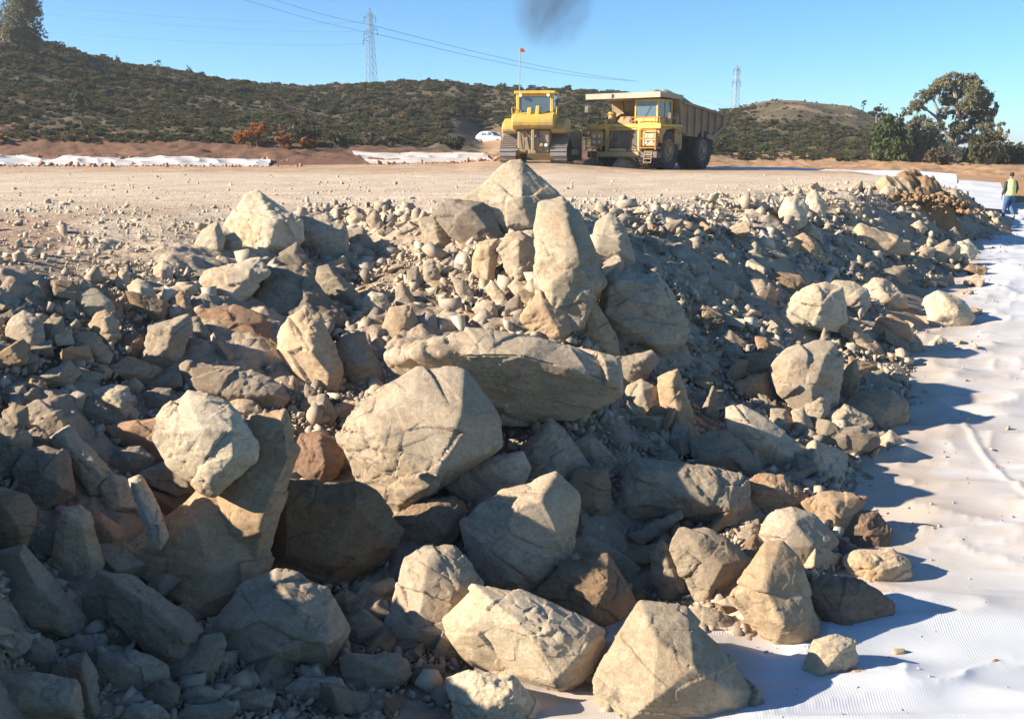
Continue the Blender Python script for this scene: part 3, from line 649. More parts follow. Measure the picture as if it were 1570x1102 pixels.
# --- left slope, lower
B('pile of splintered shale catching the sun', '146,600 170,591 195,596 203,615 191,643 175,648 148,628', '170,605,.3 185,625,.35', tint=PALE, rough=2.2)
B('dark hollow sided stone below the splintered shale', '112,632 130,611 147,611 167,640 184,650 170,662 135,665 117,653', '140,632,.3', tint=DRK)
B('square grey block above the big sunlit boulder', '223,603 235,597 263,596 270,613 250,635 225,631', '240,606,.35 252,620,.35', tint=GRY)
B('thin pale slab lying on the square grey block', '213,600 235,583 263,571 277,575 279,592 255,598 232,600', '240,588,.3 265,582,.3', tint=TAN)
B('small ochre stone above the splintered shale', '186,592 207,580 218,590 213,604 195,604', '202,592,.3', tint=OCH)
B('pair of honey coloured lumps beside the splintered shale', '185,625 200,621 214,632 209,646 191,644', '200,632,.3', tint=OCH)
B('dark upright pebble below the lit pebble on the slope', '102,610 118,600 131,605 126,628 106,636', '116,613,.3', tint=GRY)
B('little sunlit pebble on the shaded slope', '94,594 103,586 113,590 111,607 96,606', '103,595,.3', tint=PALE)
B('smooth grey stone near the frame edge above the knobbed stone', '0,602 15,592 35,592 42,603 26,616 4,615', '20,602,.3', tint=GRY)
B('pale knobbed stone sitting on a dark block', '4,634 20,619 41,625 42,647 22,659 5,648', '22,635,.35', tint=PALE, on=1)
B('broad blue grey slab behind the long sunlit prism', '40,627 60,616 108,640 117,657 75,680 40,668', '70,640,.3 100,655,.2', tint=GRY)
B('dark rounded boulder under the pale knobbed stone', '-25,650 0,642 20,655 40,660 46,675 37,712 10,730 -15,726', '15,675,.35', tint=GRY)
B('large smooth boulder cut by the frame beside the dark gap', '-35,760 -20,748 10,752 35,758 49,780 49,812 30,845 0,854 -25,838', '10,780,.35 30,810,.35', tint=BRN)
B('dark slab behind the blue grey facetted block', '39,668 55,655 82,675 78,696 50,698 37,704', '58,675,.3', tint=GRY)
B('blue grey faceted block left of the long sunlit prism', '24,724 45,692 70,686 101,697 112,735 113,755 85,779 50,800 43,762', '72,694,.25 96,748,.45 60,720,.4', tint=GRY, tilt=.3)
B('long sunlit prism stone lying diagonally', '80,675 93,662 108,657 120,667 174,732 156,755 137,760 118,738 103,705 84,687', '98,670,.3 120,700,.45 157,728,.5 140,755,.3', tint=PALE, tilt=.45, near=.1)
B('dark oval boulder in the shadow left of the big sunlit boulder', '162,712 185,689 215,687 237,703 214,734 180,737', '195,702,.35', tint=DRK)
B('brown tapered spur running into the big sunlit boulder', '167,655 190,647 245,641 252,680 240,702 215,688 182,679', '200,660,.35 235,668,.35', tint=RED_, near=.15)
B('big bright sunlit boulder with a rounded top over the tall standing plate', '240,672 246,640 268,612 290,602 320,609 350,624 375,649 391,672 386,702 362,728 340,737 328,757 310,749 300,716 262,710', '290,614,.12 268,660,.3 310,660,.42 355,660,.36 358,702,.36 325,735,.26', tint=BRIGHT, tilt=.4, near=.35, on=1)
B('light lump of rock resting against the base of the big sunlit boulder', '220,724 236,714 270,704 301,715 306,732 286,753 272,758 250,748 224,737', '245,718,.3 275,722,.42 290,745,.3', tint=PALE, on=1, near=.22)
B('knotted round stone left of the grey squared bar', '155,746 172,729 190,734 206,750 209,777 190,787 168,793 162,767', '180,748,.4 185,775,.35', tint=PALE, on=1, rough=1.4, near=.12)
B('squared grey bar of stone propped like a post', '199,739 216,733 239,770 257,820 243,838 230,832 209,777', '206,741,.35 250,820,.35 236,828,.35 218,738,.2', tint=TAN, tilt=.5, on=1, thick=.35, near=.22)
B('upright block lit on its upper half beside the squared bar', '84,868 96,835 96,790 105,781 122,780 136,790 146,815 149,832 155,860 153,892 145,903 125,908 104,898', '105,790,.3 130,800,.35 140,850,.4 138,895,.3 98,860,.25', tint=OCH, tilt=.3)
B('two faced reddish stone between the lit upright block and the squared bar', '137,800 155,789 178,810 193,818 186,842 183,858 165,862 149,848', '160,808,.35 178,825,.4 165,850,.3', tint=RED_)
B('rusty tan stone under the knotted round stone', '180,795 195,785 221,800 223,814 200,818 181,810', '200,798,.35', tint=OCH, on=1)
B('very tall standing plate of brown rock with a ragged left lobe', '385,642 412,629 435,634 456,661 459,690 441,735 426,790 413,850 391,882 350,852 330,790 335,742 375,702', '432,642,.15 440,700,.25 400,800,.32 360,800,.25 385,720,.2', tint=BRN, tilt=.35, extra='178,850 200,828 235,817 275,780 320,745 370,760 415,850 394,882 391,920 376,946 345,960 310,958 280,940 235,905 204,880', extra_ridge='235,835,.2 300,800,.25 320,880,.34 370,900,.3 300,935,.3')
B('tan stone cap behind the tall standing plate', '346,620 365,612 390,614 403,631 386,642 360,632', '375,622,.3', tint=OCH)
B('flat topped slab with a sunlit ragged end above the big sunlit boulder', '281,562 291,556 320,571 385,569 431,590 439,612 420,632 380,626 345,616 300,606 287,592', '292,565,.2 345,580,.3 345,605,.36 420,605,.3 300,595,.3', tint=TAN, tilt=.25)
B('large boulder with a mottled low face cut by the frame, above the dark floor', '-20,930 -5,850 20,837 38,837 68,864 85,890 126,925 134,947 116,978 80,982 40,979 4,968', '30,850,.25 52,892,.42 92,935,.42 88,970,.34 20,950,.36', tint=GRY, tilt=.3)
B('long slab leaning diagonally in the shade under the tall plate', '152,880 165,876 205,884 240,914 285,954 314,968 306,987 286,1023 250,1025 224,1000 189,970 164,937', '175,892,.32 235,930,.40 285,975,.42 265,1005,.35', tint=TAN, tilt=.4, near=.15)
B('angular block at the lower end of the long diagonal slab', '252,1045 254,1021 285,1021 310,977 336,974 342,990 331,1022 310,1053 275,1058', '305,1000,.3 312,1030,.38 275,1035,.35', tint=GRY)
B('smooth dark stone in the deepest shade below the diagonal slab', '143,1044 158,1006 200,999 236,1010 254,1027 246,1054 215,1069 149,1073', '195,1020,.35 225,1040,.3', tint=GRY)
B('rounded grey stone at the bottom edge under the dark smooth stone', '215,1080 234,1051 252,1042 273,1055 271,1078 255,1100 238,1102', '252,1062,.35', tint=GRY)
B('small oblong stone right of the rounded bottom stone', '274,1069 300,1054 320,1054 335,1068 316,1085 284,1083', '305,1062,.35', tint=GRY)
B('tall shaded block rising from the frame bottom beside the flat ledge', '84,1032 105,1009 130,1005 144,1030 152,1075 158,1120 118,1120 88,1066', '125,1020,.3 140,1080,.3', tint=GRY)
B('ledge shaped slab strewn with stone crumbs in the frame corner', '-30,1042 50,1034 115,1047 119,1072 128,1125 -30,1130', '40,1050,.3 105,1080,.4 20,1085,.4', tint=TAN, tilt=.3)
B('flat topped stone cut by the frame bottom', '260,1106 290,1084 330,1077 356,1085 342,1118 268,1120', '310,1092,.35', tint=GRY)
B('blue grey dome of rock at the frame bottom', '181,1100 205,1081 240,1081 257,1098 247,1124 186,1124', '220,1095,.35', tint=GRY)
B('dark stone squeezed behind the diagonal slab', '129,916 160,909 187,965 165,979 134,957', '155,935,.3', tint=DRK)
B('shadowed stone beneath the mottled boulder', '17,980 78,981 84,1007 70,1034 29,1024', '50,995,.3', tint=GRY)
B('nearly black stone in the gap under the mottled boulder', '84,986 120,974 160,975 157,1013 140,1019 94,1009', '120,990,.3', tint=DRK)
# --- middle
B('great long slab with a sunlit upper edge lying across the middle', '605,547 615,532 660,517 710,507 760,508 830,516 875,528 905,538 940,553 958,580 953,600 925,616 875,640 820,648 740,644 715,602 690,578 660,570 618,567', '612,552,.10 640,540,.22 712,545,.30 800,545,.34 870,565,.33 945,588,.22 760,520,.05 880,540,.08', tint=TAN, tilt=-.25, near=.55, thick=.75)
B('biggest angular boulder in the middle, half sunlit and half in shade', '526,662 535,640 560,614 590,594 640,571 675,565 706,574 716,599 736,609 756,640 759,682 741,703 701,738 656,774 610,794 588,773 558,752 543,721 538,691', '592,610,.10 560,650,.25 600,690,.40 668,728,.48 705,640,.38 690,590,.12 640,600,.2 610,775,.2', tint=TAN, tilt=.35, near=.25)
B('dark red brown stone left of the biggest angular boulder', '449,702 464,669 490,664 516,680 530,700 511,728 485,746 454,741', '490,680,.35 500,712,.35', tint=(.68, .52, .45))
B('tall pointed stone with a streaked sunlit face', '424,537 432,500 449,479 470,472 491,485 511,520 522,560 516,602 495,614 459,583 439,562', '468,478,.08 478,540,.42 445,540,.25 505,575,.3', tint=OCH, tilt=.3)
B('blocky stone with a sunlit wedge beside the tall pointed stone', '517,540 530,519 558,514 571,540 584,570 577,593 545,595 521,576', '532,525,.2 545,560,.42 565,560,.35', tint=TAN, tilt=.3)
B('long low brown boulder in shade between two big boulders', '688,747 714,714 760,699 796,697 807,720 797,748 760,774 730,789 704,773', '745,720,.35 780,735,.35', tint=TAN)
B('dark blue grey block with one thin sunlit edge', '795,697 814,670 843,643 866,660 887,690 902,715 870,749 830,744 799,722', '842,652,.2 818,690,.28 865,705,.38 840,735,.3', tint=GRY)
B('upright rounded slab in shade right of the sunlit topped block', '869,752 884,724 930,721 937,750 930,794 905,808 883,793', '910,735,.3 915,780,.3', tint=BRN)
B('wedge stone tapering to the right in the shade', '879,682 905,666 921,690 947,708 931,723 900,724', '905,685,.35', tint=TAN)
B('thin shard standing left of the biggest angular boulder', '469,590 485,599 481,642 461,643', '476,610,.3', tint=GRY)
B('grey facetted stone beside the thin shard', '474,610 500,606 517,635 506,654 479,651', '495,622,.35', tint=GRY)
B('flat tan slab peeping out behind the biggest angular boulder', '511,626 530,613 551,616 557,633 525,644', '535,622,.3', tint=OCH)
B('small upright sunlit stone tucked behind the biggest boulder', '561,600 575,590 592,594 577,617 562,621', '576,600,.3', tint=PALE)
B('wide dark brown boulder with a smooth bulging face', '408,878 418,800 431,744 545,743 577,761 602,790 610,815 592,853 556,884 510,900 468,889 425,876', '440,765,.30 545,775,.36 580,815,.3 510,868,.4 440,850,.34', tint=(.80, .62, .48), tilt=.25)
B('dark brown rounded stone beneath the biggest angular boulder', '604,840 619,789 650,771 691,765 709,775 714,812 697,833 665,851 630,844', '655,790,.35 680,820,.35', tint=(.74, .60, .50))
B('large grey boulder in deep shade under the wide brown boulder', '334,962 370,903 425,880 467,881 502,900 514,935 534,961 522,988 501,1023 465,1034 400,1037 349,1029 333,992', '430,905,.28 455,935,.40 500,985,.42 420,1000,.42 360,960,.3', tint=GRY, tilt=.3)
B('big dark slab leaning in deep shade below the dark brown stone', '593,962 619,925 624,859 650,843 696,841 717,865 734,895 707,932 692,962 694,1004 630,1005 599,989', '655,870,.32 700,900,.32 640,960,.42 680,975,.38', tint=GRY, tilt=.35)
B('tall block with a sunlit peaked corner in the middle of the heap', '710,802 740,769 805,739 850,733 882,765 872,797 857,832 857,857 872,870 841,904 815,917 770,909 734,899 716,862', '796,772,.30 850,748,.12 818,780,.46 790,890,.36 735,830,.25 850,820,.35', tint=TAN, tilt=.3)
B('big block with a bright right half and a shaded left half', '688,952 700,924 730,901 760,904 800,911 826,934 870,949 927,969 927,1002 917,1023 907,1042 886,1043 868,1071 845,1068 795,1049 740,1023 699,988', '760,925,.34 800,955,.48 905,985,.36 850,1040,.42 720,960,.3', tint=BRIGHT, tilt=.4)
B('half sunlit block at the frame bottom left of the largest bright boulder', '689,1042 720,1027 765,1039 791,1040 822,1080 832,1120 703,1124 698,1082', '740,1045,.3 780,1060,.42 730,1100,.4', tint=BRIGHT, tilt=.35)
B('flat oblong stone lying on the dark floor', '526,1011 540,1005 610,1005 625,1020 622,1042 590,1053 550,1066 534,1047', '560,1015,.36 600,1035,.3', tint=GRY)
B('rough low stone on the dark floor', '439,1056 460,1039 520,1041 529,1058 506,1073 470,1081 444,1071', '480,1052,.35', tint=GRY)
B('tilted flat stone in the dark gap right of the large grey boulder', '547,915 560,894 600,886 612,900 591,922 570,940', '580,905,.3', tint=GRY)
B('small squared stone under the tilted flat one', '576,931 590,916 611,914 607,942 590,961 577,947', '595,930,.3', tint=GRY)
B('flat dark stone wedged above the flat oblong stone', '533,946 555,934 586,954 594,976 565,989 538,988', '560,958,.3', tint=DRK)
B('dark stone behind the tilted flat stone', '511,916 530,903 549,917 550,936 525,943', '530,918,.3', tint=DRK)
B('disc shaped stone on the dirt right of the flat oblong stone', '629,1036 650,1019 670,1019 682,1030 660,1049 634,1047', '655,1030,.3', tint=GRY)
# --- right of the middle
B('rounded grey stone under the tip of the great long slab', '956,616 965,594 985,581 1006,594 1017,625 1012,640 990,647 964,633', '985,600,.4 995,630,.35', tint=GRY)
B('narrow standing slab beside the rounded grey stone', '1009,581 1040,569 1051,600 1064,648 1040,654 1037,664 1021,654', '1030,585,.3 1040,640,.3', tint=BRN, tilt=.2)
B('smooth heart shaped stone behind the tip of the great long slab', '937,552 970,544 1000,538 1009,552 996,572 975,595 954,606 939,578', '970,558,.35', tint=GRY)
B('large diagonal wedge boulder in shade tapering down to the right', '1116,627 1140,620 1180,643 1221,670 1247,695 1242,711 1200,722 1173,722 1148,692 1118,663', '1150,658,.36 1190,690,.36 1228,706,.25 1145,640,.2', tint=TAN, tilt=.35)
B('boulder with small sun flecks on its upper face', '1063,677 1090,663 1116,666 1137,679 1162,715 1157,731 1110,726 1068,720', '1095,675,.2 1125,700,.38 1085,705,.3', tint=GRY)
B('long block in shade with a sunlit right end', '943,783 965,729 975,704 1000,704 1050,714 1110,720 1141,727 1150,745 1147,777 1131,799 1090,804 1040,789 990,801 954,794', '985,722,.28 1045,760,.42 1125,738,.20 1118,780,.36 970,775,.25', tint=TAN, tilt=.25, near=.1)
B('low dark stone right of the long block', '1148,742 1165,729 1200,731 1235,760 1232,773 1200,789 1165,786 1148,768', '1190,748,.38 1210,770,.3', tint=BRN)
B('blue grey boulder above the upright sunlit boulder', '1163,822 1184,789 1215,778 1246,789 1267,810 1282,830 1257,859 1225,879 1200,864 1174,843', '1215,800,.36 1245,835,.36 1200,840,.3', tint=GRY)
B('stone tucked left of the long block in the shade', '936,731 945,699 975,694 982,706 962,723 945,733', '960,707,.3', tint=GRY)
B('thin stone sliver lying under the long block', '953,828 1005,799 1040,784 1045,796 1002,824 970,844', '1010,805,.3', tint=GRY, thick=.3)
B('lozenge stone above the large diagonal wedge', '1183,626 1205,629 1217,650 1214,663 1195,659 1181,642', '1202,642,.35', tint=GRY)
B('upright lozenge stone beside the first above the diagonal wedge', '1214,631 1232,627 1247,655 1242,673 1221,669', '1230,645,.35', tint=GRY)
B('tall crag of blue grey rock rising in the shade below the perched boulder', '1184,562 1198,540 1250,524 1281,529 1292,565 1287,622 1273,631 1261,640 1249,654 1233,645 1219,618 1197,602', '1215,550,.25 1265,545,.25 1245,600,.38 1205,585,.25', tint=GRY, tilt=.2)
B('pale plate leaning on the tall blue grey crag', '1236,601 1255,589 1274,605 1270,633 1248,655 1237,641', '1258,610,.3', tint=TAN, on=1)
B('wide boulder perched on the heap with a sunlit brow and shaded cheek', '1193,487 1205,469 1230,446 1265,435 1289,444 1292,470 1292,492 1281,508 1250,509 1225,504 1199,498', '1240,455,.25 1258,458,.32 1248,500,.40 1205,488,.25 1285,465,.2', tint=PALE, tilt=.1, near=.4)
B('sunlit block touching the back of the perched boulder', '1274,441 1280,431 1305,432 1330,445 1330,472 1318,484 1305,473 1290,462', '1300,445,.3 1318,455,.36', tint=PALE)
B('smooth sunlit stone right of the perched boulder', '1325,447 1340,428 1360,431 1387,455 1390,470 1375,475 1350,469 1330,474', '1350,440,.3 1365,458,.36', tint=PALE)
B('fissured pale boulder at the outer toe on the white sheet', '1418,457 1440,448 1475,462 1490,486 1482,503 1450,506 1428,497', '1450,458,.3 1468,480,.38 1440,485,.3', tint=PALE, rough=1.6)
B('rosy block below the smooth sunlit stone', '1338,507 1346,489 1365,485 1391,497 1395,517 1375,531 1350,526', '1362,495,.3 1375,512,.36', tint=RED_)
B('curved tan slab running down from the perched boulder', '1283,492 1292,478 1316,503 1322,519 1346,529 1358,547 1345,552 1314,534 1298,518', '1305,505,.3 1340,538,.3', tint=OCH)
B('bright leaf shaped shard below the perched boulder', '1255,527 1264,502 1274,520 1271,533 1257,536', '1264,518,.3', tint=PALE, thick=.3, near=.4)
B('large rounded boulder at the toe where the long shadows start', '1294,623 1320,603 1365,600 1389,620 1387,643 1365,662 1340,659 1308,644', '1330,618,.3 1365,625,.36 1345,648,.36', tint=GRY)
B('broad low boulder in shade in front of the large rounded toe boulder', '1266,674 1290,657 1320,655 1342,665 1347,682 1310,697 1279,692', '1300,667,.36 1330,678,.3', tint=GRY)
B('small wedge stone beside the broad low boulder', '1345,677 1365,660 1387,675 1390,687 1360,696 1345,689', '1365,672,.36', tint=TAN)
B('ridge backed stone behind the broad low boulder', '1268,637 1295,621 1332,640 1337,652 1310,661 1279,659', '1298,633,.36', tint=TAN)
B('upright dark slab at the toe beside the tall crag', '1286,577 1312,553 1317,580 1312,603 1291,622', '1308,572,.3', tint=BRN)
B('top stone of three stacked brown stones on the shaded flank', '1139,562 1150,543 1172,541 1180,555 1171,578 1144,581', '1160,553,.36', tint=BRN)
B('bottom stone of three stacked brown stones on the shaded flank', '1126,587 1150,577 1176,572 1178,602 1160,612 1134,606', '1155,588,.36', tint=BRN)
B('tilted left stone of three stacked brown stones on the shaded flank', '1113,574 1130,551 1146,554 1140,577 1125,589', '1130,565,.36', tint=BRN)
B('square stone higher up the shaded flank', '1104,516 1120,506 1145,528 1141,540 1109,532', '1122,518,.36', tint=TAN)
B('blue stone just above the three stacked brown stones', '1110,536 1128,526 1142,545 1120,556', '1127,538,.3', tint=GRY)
B('speckled flat stone above the perched boulder', '1173,426 1195,418 1226,424 1238,440 1215,456 1193,443', '1200,428,.3 1220,440,.3', tint=BRN)
B('rounded stone with a lit rim left of the speckled flat stone', '1152,431 1170,430 1192,445 1187,463 1165,468 1153,453', '1170,443,.36', tint=TAN)
B('reddish chip on the shaded flank', '1158,516 1175,518 1187,535 1176,548 1161,538', '1172,530,.3', tint=RED_)
# --- far crest and toe on the right
B('round sunlit boulder on the far crest in a row of pale stones', '1196,326 1205,305 1222,301 1238,320 1234,343 1215,354 1199,347', '1215,318,.36 1228,330,.3', tint=PALE)
B('slender sunlit stone below the round boulder on the far crest', '1230,351 1243,340 1260,360 1258,371 1241,365', '1245,353,.3', tint=PALE)
B('brown faced block in shade under the far crest', '1205,376 1233,360 1252,375 1267,403 1245,408 1223,393', '1233,375,.3 1250,395,.3', tint=BRN)
B('sunny block at the left end of the toe row by the white sheet', '1405,386 1415,377 1434,381 1431,398 1409,400', '1420,387,.3', tint=PALE)
B('long sunny slab in the middle of the toe row by the white sheet', '1432,381 1455,369 1471,378 1470,396 1450,404 1432,401', '1452,380,.3', tint=PALE)
B('split sunny stone at the outer end of the toe row by the white sheet', '1469,373 1485,368 1500,385 1492,400 1470,398', '1485,380,.3', tint=PALE)
B('bright block in the far crest rubble', '1348,296 1360,285 1373,290 1372,303 1354,305', '1362,294,.3', tint=PALE)
B('pale flat stone at the far toe', '1436,336 1450,326 1469,335 1467,346 1439,348', '1452,335,.3', tint=PALE)
B('grey stone at the far toe below the pale flat one', '1448,361 1465,348 1475,365 1466,373', '1463,360,.3', tint=TAN)
B('crumbling sunlit earth ledge halfway down the far flank', '1300,372 1320,345 1345,350 1370,363 1392,370 1390,388 1350,392 1308,384', '1325,358,.3 1370,372,.3', tint=OCH, rough=2.4)
B('dark stone with a lit top edge below the earth ledge', '1348,411 1388,408 1390,437 1365,436 1350,428', '1370,418,.3', tint=GRY)
B('tan chip on the far flank', '1395,346 1410,338 1422,350 1413,361', '1410,348,.3', tint=PALE)
B('horned pale stone on the far crest', '1238,302 1250,293 1267,318 1264,334 1244,329', '1252,310,.3', tint=PALE)
B('small bright stone on the flank under the far crest', '1146,381 1158,371 1167,380 1165,393 1149,391', '1157,380,.3', tint=PALE)
# --- bottom right, at the sheet
B('largest bright boulder at the frame bottom beside the white sheet', '918,1042 935,998 960,953 985,930 1010,928 1050,938 1081,959 1121,1000 1142,1035 1157,1060 1164,1130 928,1130 922,1068', '1000,938,.04 1008,985,.36 1062,1022,.44 1000,1075,.46 1110,1055,.3 1050,960,.15', tint=BRIGHT, tilt=.4)
B('upright cream boulder lit from top to bottom above the white sheet', '1125,912 1137,888 1150,863 1175,838 1196,834 1222,860 1230,890 1247,920 1254,952 1242,989 1210,997 1185,989 1164,962 1140,940', '1180,845,.06 1172,900,.36 1200,960,.42 1232,950,.25 1145,905,.2', tint=OCH, tilt=.25, near=.15)
B('cream coloured block at the toe casting a thin shadow on the sheet', '1296,856 1320,844 1366,843 1392,860 1395,882 1365,902 1335,902 1303,877', '1320,858,.3 1350,875,.40 1380,868,.3', tint=OCH)
B('dark wedge shaped slab behind the upright cream boulder', '1238,907 1270,883 1320,893 1370,925 1367,942 1330,969 1295,979 1258,957', '1285,905,.30 1330,935,.30 1295,960,.38', tint=(.72, .62, .58), tilt=.3)
B('small faceted boulder standing on the white sheet', '1233,1027 1250,983 1280,976 1307,985 1312,1012 1287,1038 1255,1057 1236,1049', '1258,990,.25 1285,1003,.36 1258,1035,.40', tint=TAN, tilt=.25)
B('rounded pebble lying on the sheet by the small faceted boulder', '1287,1036 1310,1027 1331,1029 1332,1047 1305,1059 1288,1051', '1312,1036,.36', tint=OCH)
B('grey block standing left of the shaded block with a lit patch', '998,852 1015,833 1042,860 1062,895 1060,918 1020,924 1001,892', '1025,865,.36 1040,900,.36', tint=GRY)
B('shaded block with a small bright patch on its shoulder', '1028,842 1045,814 1086,808 1122,829 1149,860 1122,898 1085,934 1068,924 1048,882', '1070,835,.30 1110,860,.38 1088,905,.42', tint=TAN, tilt=.35)
B('brown slab with an irregular sunlit patch above the largest bright boulder', '828,907 860,868 930,853 952,880 977,930 962,958 925,974 878,949 843,928', '875,880,.30 930,900,.40 905,945,.38', tint=BRN, tilt=.45)
B('glossy dark stone at the toe above the cream coloured block', '1288,817 1310,784 1345,789 1367,815 1352,844 1315,849', '1325,805,.36 1345,825,.3', tint=(.78, .62, .54))
B('notched stone with sunlit top above the glossy dark stone', '1233,772 1270,754 1327,764 1312,786 1287,824 1263,819', '1280,768,.30 1280,800,.36', tint=BRN)
B('tiny upright stone at the foot of the upright cream boulder', '1150,967 1160,948 1174,958 1182,988 1164,989', '1165,965,.3', tint=OCH)
B('flat stone behind the largest bright boulder', '1051,937 1075,928 1117,945 1127,967 1105,976 1073,961', '1085,945,.3', tint=GRY)
B('crumb of pale rock below the upright cream boulder', '1208,1002 1225,989 1245,989 1242,1012 1219,1013', '1225,1000,.3', tint=PALE)
B('dark sloping plate above the brown slab with the sunlit patch', '853,832 900,823 950,848 977,870 962,893 930,864 880,854', '915,845,.28', tint=GRY)
B('triangular shard standing on the sheet in sunlight', '1415,804 1424,783 1434,803', '1425,796,.3', tint=OCH, thick=.5)
B('white pebble lying beside the triangular shard', '1446,806 1455,798 1467,799 1470,808 1456,812', '1457,803,.3', tint=PALE)
B('tan cube shaped pebble on the bottom of the sheet', '1368,1006 1371,994 1386,994 1388,1005 1378,1010', '1378,1000,.3', tint=OCH)
B('pinkish pebble near the frame edge on the sheet', '1518,1018 1525,1009 1536,1013 1536,1022 1524,1024', '1528,1015,.3', tint=RED_)
B('low stones pair at the toe below the rosy block', '1388,535 1405,525 1420,533 1418,542 1395,546', '1404,533,.3', tint=PALE)
B('cream stone leaning at the toe below the rosy block', '1422,527 1440,514 1452,522 1450,532 1428,535', '1438,523,.3', tint=PALE)

# ---- build
print('boulders', len(ROCKS))
def area(p):
    return 0.5 * abs(sum(p[i][0] * p[i - 1][1] - p[i - 1][0] * p[i][1] for i in range(len(p))))
bvh_list = []
def front_depth(px, py):
    d = hit(px, py)
    a, b = ray(px, py)
    org = Vector((0, 0, CZ)); dv = Vector((a, 1, b)); L = dv.length; dv.normalize()
    for t in bvh_list:
        h = t.ray_cast(org, dv, d * L + 1)
        if h[0] is not None: d = min(d, h[0].y)
    return d
def chamfer(bm, rnd, n):
    # knock off corners and long edges with flat breaks, as fractured rock has
    c = sum((v.co for v in bm.verts), Vector()) / len(bm.verts)
    for _ in range(n):
        d = Vector((rnd.gauss(0, 1), rnd.gauss(0, 1), rnd.gauss(0, 1))).normalized()
        m = max((v.co - c).dot(d) for v in bm.verts)
        r = bmesh.ops.bisect_plane(bm, geom=bm.verts[:] + bm.edges[:] + bm.faces[:], plane_co=c + d * m * rnd.uniform(.90, .97), plane_no=d, clear_outer=True)
        es = [e for e in r['geom_cut'] if isinstance(e, bmesh.types.BMEdge)]
        if es: bmesh.ops.contextual_create(bm, geom=es)
    return bm
def hull_bm(pts):
    bm = bmesh.new()
    vs = [bm.verts.new(p) for p in pts]
    r = bmesh.ops.convex_hull(bm, input=vs)
    junk = list({g for g in r['geom_interior'] + r['geom_unused'] if isinstance(g, bmesh.types.BMVert)})
    if junk: bmesh.ops.delete(bm, geom=junk, context='VERTS')
    return bm
def simplify(poly, tol):
    # keep only the corners that matter, so that faces stay broad and edges sharp
    poly = list(poly)
    while len(poly) > 5:
        best, bi = 1e9, -1
        for i in range(len(poly)):
            a, p, b = Vector(poly[i - 1]), Vector(poly[i]), Vector(poly[(i + 1) % len(poly)])
            ab = b - a; q = abs(ab.x * (p.y - a.y) - ab.y * (p.x - a.x)) / max(ab.length, 1e-6)
            if q < best: best, bi = q, i
        if best > tol: break
        poly.pop(bi)
    return poly
def rock_hull(outline, ridge, kw, rnd, d_base=None):
    ys = [p[1] for p in outline]; xs = [p[0] for p in outline]
    cx, cy = sum(xs) / len(xs), sum(ys) / len(ys)
    yb, yt = max(ys), min(ys); A = area(outline)
    xb = [p[0] for p in outline if p[1] > yb - 0.2 * (yb - yt)]; xb = sum(xb) / len(xb)
    yq = min(yb - 0.06 * (yb - yt), 1150)
    if d_base is None:
        d_base = front_depth(xb, yq) if kw.get('on') else hit(xb, yq)
    s = math.sqrt(A) * d_base / F
    near = kw.get('near', 0.0); tilt = kw.get('tilt', 0.38); thick = kw.get('thick', 0.62)
    k = d_base / F
    outline = simplify(outline, .072 * math.sqrt(A))
    gw = 1.06 if A > 7000 else 1.11
    outline = [(cx + (x - cx) * gw, cy + (y - cy) * gw) for x, y in outline]
    dpl = lambda y: d_base + 0.10 * s - near + tilt * (yb - y) * k
    pts = [at(x, y, dpl(y)) for x, y in outline]
    rd = list(ridge)
    if len(rd) < 3:       # extra facet corners where none were noted
        for q in range(3 - len(rd)):
            a = rnd.uniform(0, 6.28)
            rd.append((cx + 0.28 * math.cos(a) * (max(xs) - min(xs)), cy + 0.28 * math.sin(a) * (yb - yt), rnd.uniform(.15, .32)))
    for x, y, q in rd: pts.append(at(x, y, dpl(y) - q * s * 0.8))
    back = []
    for x, y in outline[::1]:
        f = rnd.uniform(.62, .9)
        bx, by = cx + (x - cx) * f, cy + (y - cy) * f
        back.append(at(bx, by, dpl(by) + thick * s * rnd.uniform(.75, 1.1)))
    return pts + back, s, d_base
rnd = random.Random(11)
order = sorted(range(len(ROCKS)), key=lambda i: (1 if ROCKS[i][3].get('on') else 0, -max(p[1] for p in ROCKS[i][1])))
rock_objs = []; rock_info = []
for i in order:
    label, outline, ridge, kw = ROCKS[i]
    pts, s, db = rock_hull(outline, ridge, kw, rnd)
    bms = [chamfer(hull_bm(pts), rnd, 1)]
    if kw.get('extra'):
        eo = [tuple(float(v) for v in p.split(',')) for p in kw['extra'].split()]
        er = [tuple(float(v) for v in p.split(',')) for p in kw['extra_ridge'].split()]
        p2, s2, db2 = rock_hull(eo, er, kw, rnd)
        # keep both halves of the one rock together in depth
        pts_b, _, _ = rock_hull(outline, ridge, dict(kw, tilt=kw.get('tilt', .38)), rnd, d_base=db2 + 0.38 * 60 * db2 / F)
        bms = [hull_bm(p2), hull_bm(pts_b)]
    big = bmesh.new()
    for b_ in bms:
        tmp = bpy.data.meshes.new('t'); b_.to_mesh(tmp); big.from_mesh(tmp); bpy.data.meshes.remove(tmp)
    me = bpy.data.meshes.new('boulder_hull')
    c = sum((v.co for v in big.verts), Vector()) / len(big.verts)
    zmin = min(v.co.z for v in big.verts)
    c.z = zmin
    for b_ in bms:
        bmesh.ops.triangulate(b_, faces=b_.faces[:])
        bvh_list.append(BVHTree.FromBMesh(b_)); b_.free()
    bmesh.ops.translate(big, verts=big.verts, vec=-c)
    big.to_mesh(me); big.free()
    o = link('boulder', me, None, c)
    md = o.modifiers.new('remesh', 'REMESH'); md.mode = 'VOXEL'
    md.voxel_size = max(2.1 * db / F, s / 84)
    rock_objs.append(o); rock_info.append((label, s, kw, db))
bpy.context.view_layer.update()
dg = bpy.context.evaluated_depsgraph_get()

